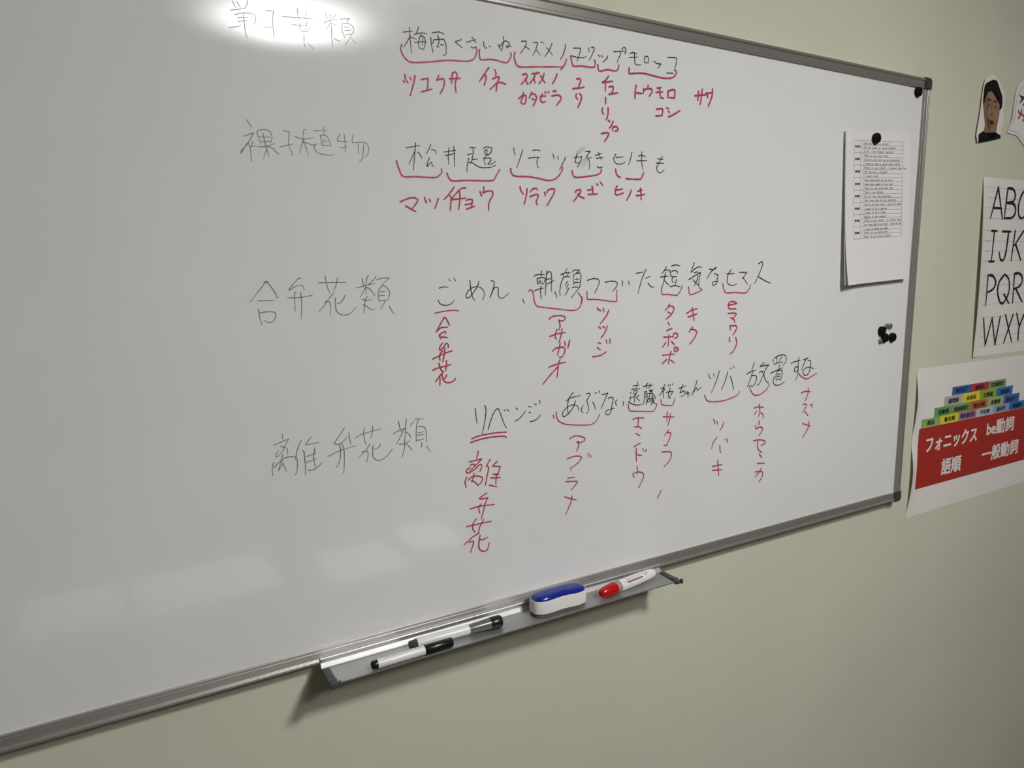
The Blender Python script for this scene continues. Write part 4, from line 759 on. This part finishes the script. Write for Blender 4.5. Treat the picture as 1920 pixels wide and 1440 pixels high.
poly(bm, [(250.6, 1752), (260, 1757), (270.6, 1761), (279, 1757), (290, 1752.5), (309.5, 1748), (320, 1750), (326.5, 1754), (328, 1763), (340, 1760), (350, 1758), (351.6, 1751.6), (305, 1742.6), (258.5, 1735), (252, 1736)], pp(0.0002 + 5 * 0.00012), 7)
bmesh.ops.triangulate(bm, faces=bm.faces)
under(flat('printed_portrait', bm, SK), pt)

def lift2(u, v): return 0.0012 + 0.004 * max(0.0, 0.63 - u)
sb = tag(empty('speech_bubble', (0.5, 0, 1.735)), 'white paper speech bubble with black and red characters right of the cut-out portrait', 'sign')
def sp(off): return lambda u, v: Vector((u / 1000, -lift2(u / 1000, v / 1000) - off, v / 1000))
inner = [(520, 1888), (480, 1889), (440.4, 1882.4), (425.6, 1873.3), (414.2, 1861.4), (407, 1848.5), (404, 1829), (405.8, 1800), (398.2, 1787), (383.3, 1772), (428.8, 1770.7), (463, 1752), (500, 1745), (560, 1748), (600, 1766), (616, 1800), (612, 1845), (590, 1874), (556, 1886)]
outer = [(520, 1898), (478, 1899), (432, 1891), (414, 1880), (401, 1866), (397, 1850), (395.5, 1829), (397, 1802), (390, 1790), (375, 1766.5), (424.7, 1762.8), (460, 1743), (500, 1735), (564, 1738), (610, 1760), (628, 1799), (623, 1850), (598, 1883), (560, 1896)]
bm = bmesh.new(); poly(bm, outer, sp(0)); bmesh.ops.triangulate(bm, faces=bm.faces)
under(flat('sheet', bm, M['wall_paper']), sb)
bm = bmesh.new()
for a, b in zip(inner, inner[1:] + inner[:1]):
    ribbon(bm, [a, b], 1.3, sp(0.0003))
under(flat('bubble_outline', bm, M['rule']), sb)
bm = bmesh.new()
for pts in ([(421, 1854), (429.7, 1852), (438, 1852.5), (433, 1846)], [(430, 1851), (429, 1846), (424, 1839.5)], [(446, 1853), (444, 1841), (439, 1835)]):
    ribbon(bm, pts, 4.0, sp(0.0003))
for pts in ([(432.6, 1823), (431.4, 1814.5), (422, 1803)], [(419.4, 1819), (427, 1814), (440, 1813)], [(455, 1812), (452, 1806), (444, 1799)], [(444, 1811), (458, 1800)]):
    ribbon(bm, pts, 4.6, sp(0.0003), mi=1)
under(flat('bubble_writing', bm, [M['print'], M['red_ink']]), sb)

# ---------------------------------------------------------------- things on the pen tray
TF = 0.9262 - 0.0005                    # height of the tray floor
def pen_root(name, a, b, label, roll=0.0, group='markers on the pen tray'):
    a, b = Vector(a), Vector(b)
    o = empty(name, a)
    d = (b - a).normalized()
    o.rotation_mode = 'QUATERNION'
    o.rotation_quaternion = Matrix((d, Vector((0, 0, 1)).cross(d).normalized(), d.cross(Vector((0, 0, 1)).cross(d).normalized()))).transposed().to_quaternion()
    return tag(o, label, 'marker', group), (b - a).length
def pen_fn(r, x0, phi0):
    """wrap flat lettering (u along the pen, v around it) on the barrel"""
    return lambda u, v: Vector((x0 + u, -(r(u) if callable(r) else r) * math.cos(phi0 + v), (r(u) if callable(r) else r) * math.sin(phi0 + v)))

# slim marker with a black cap, at the front edge
p, L = pen_root('board_marker', (-1.2470, -0.0668, TF + 0.0068), (-1.1270, -0.0668, TF + 0.0068), 'slim white marker with a plain black cap lying along the front edge of the tray')
bm = bmesh.new(); lathe(bm, [(0.0085, 0.0064), (0.010, 0.0066), (0.076, 0.0066), (0.078, 0.0064)], 32); obj('barrel', bm, M['pen_white'], p, sharp=40)
bm = bmesh.new(); lathe(bm, [(0.0, 0.0030), (0.0006, 0.0046), (0.002, 0.0056), (0.0055, 0.0060), (0.009, 0.0060)], 32); obj('end_plug', bm, M['pen_black'], p, sharp=60)
bm = bmesh.new(); lathe(bm, [(0.077, 0.0064), (0.0775, 0.0068), (L - 0.001, 0.0068), (L, 0.0060), (L, 0.003)], 32); obj('cap', bm, M['pen_black'], p, sharp=40)
bm = bmesh.new(); text(bm, 'Whiteboard Marker  Bullet', 0.0, 0.056, -0.12, 0.12, pen_fn(0.00668, 0.018, 1.45))
me_ = obj('printed_text', bm, M['print'], p)

# thicker marker with a smoky cap and a black eraser tip
p, L = pen_root('board_marker', (-1.1835, -0.0445, TF + 0.0073), (-1.0385, -0.0530, TF + 0.0093), 'white marker with a smoky grey cap and black eraser end, lying behind the slim one')
bm = bmesh.new(); lathe(bm, [(0.0115, 0.0069), (0.013, 0.0072), (0.090, 0.0072), (0.092, 0.0071)], 32); obj('barrel', bm, M['pen_white'], p, sharp=40)
bm = bmesh.new(); lathe(bm, [(0.0, 0.0046), (0.001, 0.0056), (0.0095, 0.0062), (0.0105, 0.0069), (0.0125, 0.0069)], 32); obj('end_plug', bm, M['pen_dark'], p, sharp=50)
bm = bmesh.new(); lathe(bm, [(0.091, 0.0066), (0.0925, 0.0069), (0.105, 0.0074), (0.121, 0.0084), (0.129, 0.0086)], 32); obj('cap', bm, M['pen_grey'], p, sharp=40)
bm = bmesh.new(); lathe(bm, [(0.1265, 0.0088), (0.127, 0.0091), (0.136, 0.0093), (L - 0.0025, 0.0091), (L - 0.0006, 0.0082), (L, 0.0064)], 32); obj('eraser_tip', bm, M['pen_black'], p, sharp=50)

# red marker, slanting across the tray
p, L = pen_root('board_marker', (-0.8590, -0.0610, TF + 0.0108), (-0.7265, -0.0410, TF + 0.0104), 'chunky white marker with a red cap at the right end of the tray')
bm = bmesh.new(); lathe(bm, [(0.0, 0.0030), (0.001, 0.0050), (0.004, 0.0072), (0.012, 0.0088), (0.026, 0.0100), (0.0335, 0.0104), (0.0345, 0.0100)], 36); obj('cap', bm, M['red_plastic'], p, sharp=50)
bm = bmesh.new(); lathe(bm, [(0.034, 0.0088), (0.0445, 0.0092), (0.0450, 0.0090)], 36); obj('collar', bm, M['pink_plastic'], p, sharp=40)
bprof = [(0.0440, 0.0088), (0.0445, 0.0098), (0.060, 0.0099), (0.090, 0.0096), (0.110, 0.0090), (0.122, 0.0082), (0.128, 0.0072), (0.1310, 0.0055), (L, 0.0032)]
bm = bmesh.new(); lathe(bm, bprof, 36); obj('barrel', bm, M['pen_white'], p, sharp=50)
def br(x):
    for (a, ra), (b, rb_) in zip(bprof, bprof[1:]):
        if a <= x <= b: return ra + (rb_ - ra) * (x - a) / (b - a) + 0.00012
    return 0.01
def rf(x0, phi): return lambda u, v: pen_fn(br(x0 + u), x0, phi)(u, v)
PH = 0.75
bm = bmesh.new()
text(bm, 'ホワイトボードマーカー', 0.009, 0.049, 0.50, 0.74, rf(0.048, PH))
text(bm, 'お知らせ', 0.009, 0.026, 0.10, 0.42, rf(0.048, PH))
text(bm, 'つめ替え式中字丸芯', 0.027, 0.046, 0.20, 0.36, rf(0.048, PH), 2)
text(bm, 'uni', 0.0005, 0.0075, 0.00, 0.22, rf(0.048, PH), 1)
rect(bm, 0.009, 0.047, -0.22, 0.00, rf(0.048, PH), 1, 12, 3)
def ring(cx, cv, rx, rv, w_, mi):
    n = 22
    for k in range(n):
        a, b = 2 * math.pi * k / n, 2 * math.pi * (k + 1) / n
        poly(bm, [(cx + rx * math.cos(a), cv + rv * math.sin(a)), (cx + rx * math.cos(b), cv + rv * math.sin(b)), (cx + rx * w_ * math.cos(b), cv + rv * w_ * math.sin(b)), (cx + rx * w_ * math.cos(a), cv + rv * w_ * math.sin(a))], rf(0.048, PH), mi)
ring(0.0565, 0.42, 0.0048, 0.50, 0.86, 2)
poly(bm, [(0.0545, 0.30), (0.0600, 0.42), (0.0560, -0.02)], rf(0.048, PH), 1)
obj('printed_text', bm, [M['print'], M['red_print'], M['print_grey']], p)

# bone-shaped eraser
er = tag(empty('board_eraser', (-0.9335, -0.0500, TF + 0.0004), (0, 0, R(-1.0))), 'white whiteboard eraser with a glossy blue waisted top, standing on the tray', 'eraser')
def bone(scale=1.0, n=64, lx=0.0490, ry=0.0190, waist=0.0158):
    pts = []
    for k in range(n):
        a = 2 * math.pi * k / n
        c, s = math.cos(a), math.sin(a)
        x = lx * (abs(c) ** 0.62) * (1 if c >= 0 else -1)
        e = (abs(x) / lx)
        half = waist + (ry - waist) * (0.5 - 0.5 * math.cos(math.pi * min(1, e / 0.72)))
        y = half * (abs(s) ** 0.62) * (1 if s >= 0 else -1)
        pts.append((x * scale, y * scale))
    return pts
def rings_mesh(levels, top_cap=True):
    bm = bmesh.new(); rs = []
    for z, off in levels:
        pts = bone()
        rr = []
        for x, y in pts:
            d = Vector((x, y)); l = d.length
            rr.append(bm.verts.new((x - (0.0490 and x / 0.0490 * off), y - (y / 0.0190 * off), z(x) if callable(z) else z)))
        rs.append(rr)
    n = len(rs[0])
    for a, b in zip(rs, rs[1:]):
        for k in range(n): bm.faces.new((a[k], a[(k + 1) % n], b[(k + 1) % n], b[k]))
    bm.faces.new(rs[0]); bm.faces.new(rs[-1])
    return bm
obj('felt_pad', rings_mesh([(0.0, 0.0016), (0.0065, 0.0014)]), M['felt'], er, sharp=50)
def wave(base): return lambda x: base + 0.0005 * math.cos(x / 0.049 * math.pi)
obj('shell', rings_mesh([(0.0060, 0.0012), (0.0064, 0.0), (wave(0.0255), 0.0004), (wave(0.0268), 0.0010), (wave(0.0262), 0.0022)]), M['eraser_white'], er, sharp=50)
obj('blue_grip', rings_mesh([(0.0245, 0.0020), (wave(0.0266), 0.0020), (wave(0.0295), 0.0030), (wave(0.0318), 0.0058), (wave(0.0330), 0.0100), (wave(0.0334), 0.0150)]), M['blue_plastic'], er, sharp=70)

# ---------------------------------------------------------------- table in front of the board, seen only in the board's reflection
tb = tag(empty('work_table', (-1.25, -1.45, ZF)), 'brown table in front of the board, seen only as a faint reflection', 'table')
bm = bmesh.new(); add_box(bm, -0.95, 0.95, -0.36, 0.36, 0.685, 0.71, 0.004); obj('table_top', bm, M['table'], tb)
for x in (-0.9, 0.9):
    for y in (-0.31, 0.31):
        bm = bmesh.new(); add_box(bm, x - 0.018, x + 0.018, y - 0.018, y + 0.018, 0, 0.685, 0.002); obj('leg', bm, M['table_leg'], tb)
for k, (x, y, r, w_, h_, lab) in enumerate([(-0.846, -1.310, -2, 0.255, 0.280, 'white sheet on the table, reflected brightest below the board centre'),
                                           (-0.560, -1.402, 4, 0.190, 0.270, 'white sheet at the right end of the table, reflected beside the red column'),
                                           (-1.311, -1.395, -3, 0.400, 0.310, 'large white sheet on the table, reflected low on the left of the board'),
                                           (-1.661, -1.389, 0, 0.250, 0.300, 'leftmost white sheet on the table, faintly reflected at the board edge')]):
    bm = bmesh.new(); add_box(bm, -w_ / 2, w_ / 2, -h_ / 2, h_ / 2, 0, 0.0012)
    o = obj('table_sheet', bm, M['paper']); o.location = (x, y, ZF + 0.7102); o.rotation_euler = (0, 0, R(r))
    tag(o, lab, 'paper', 'white sheets on the table')
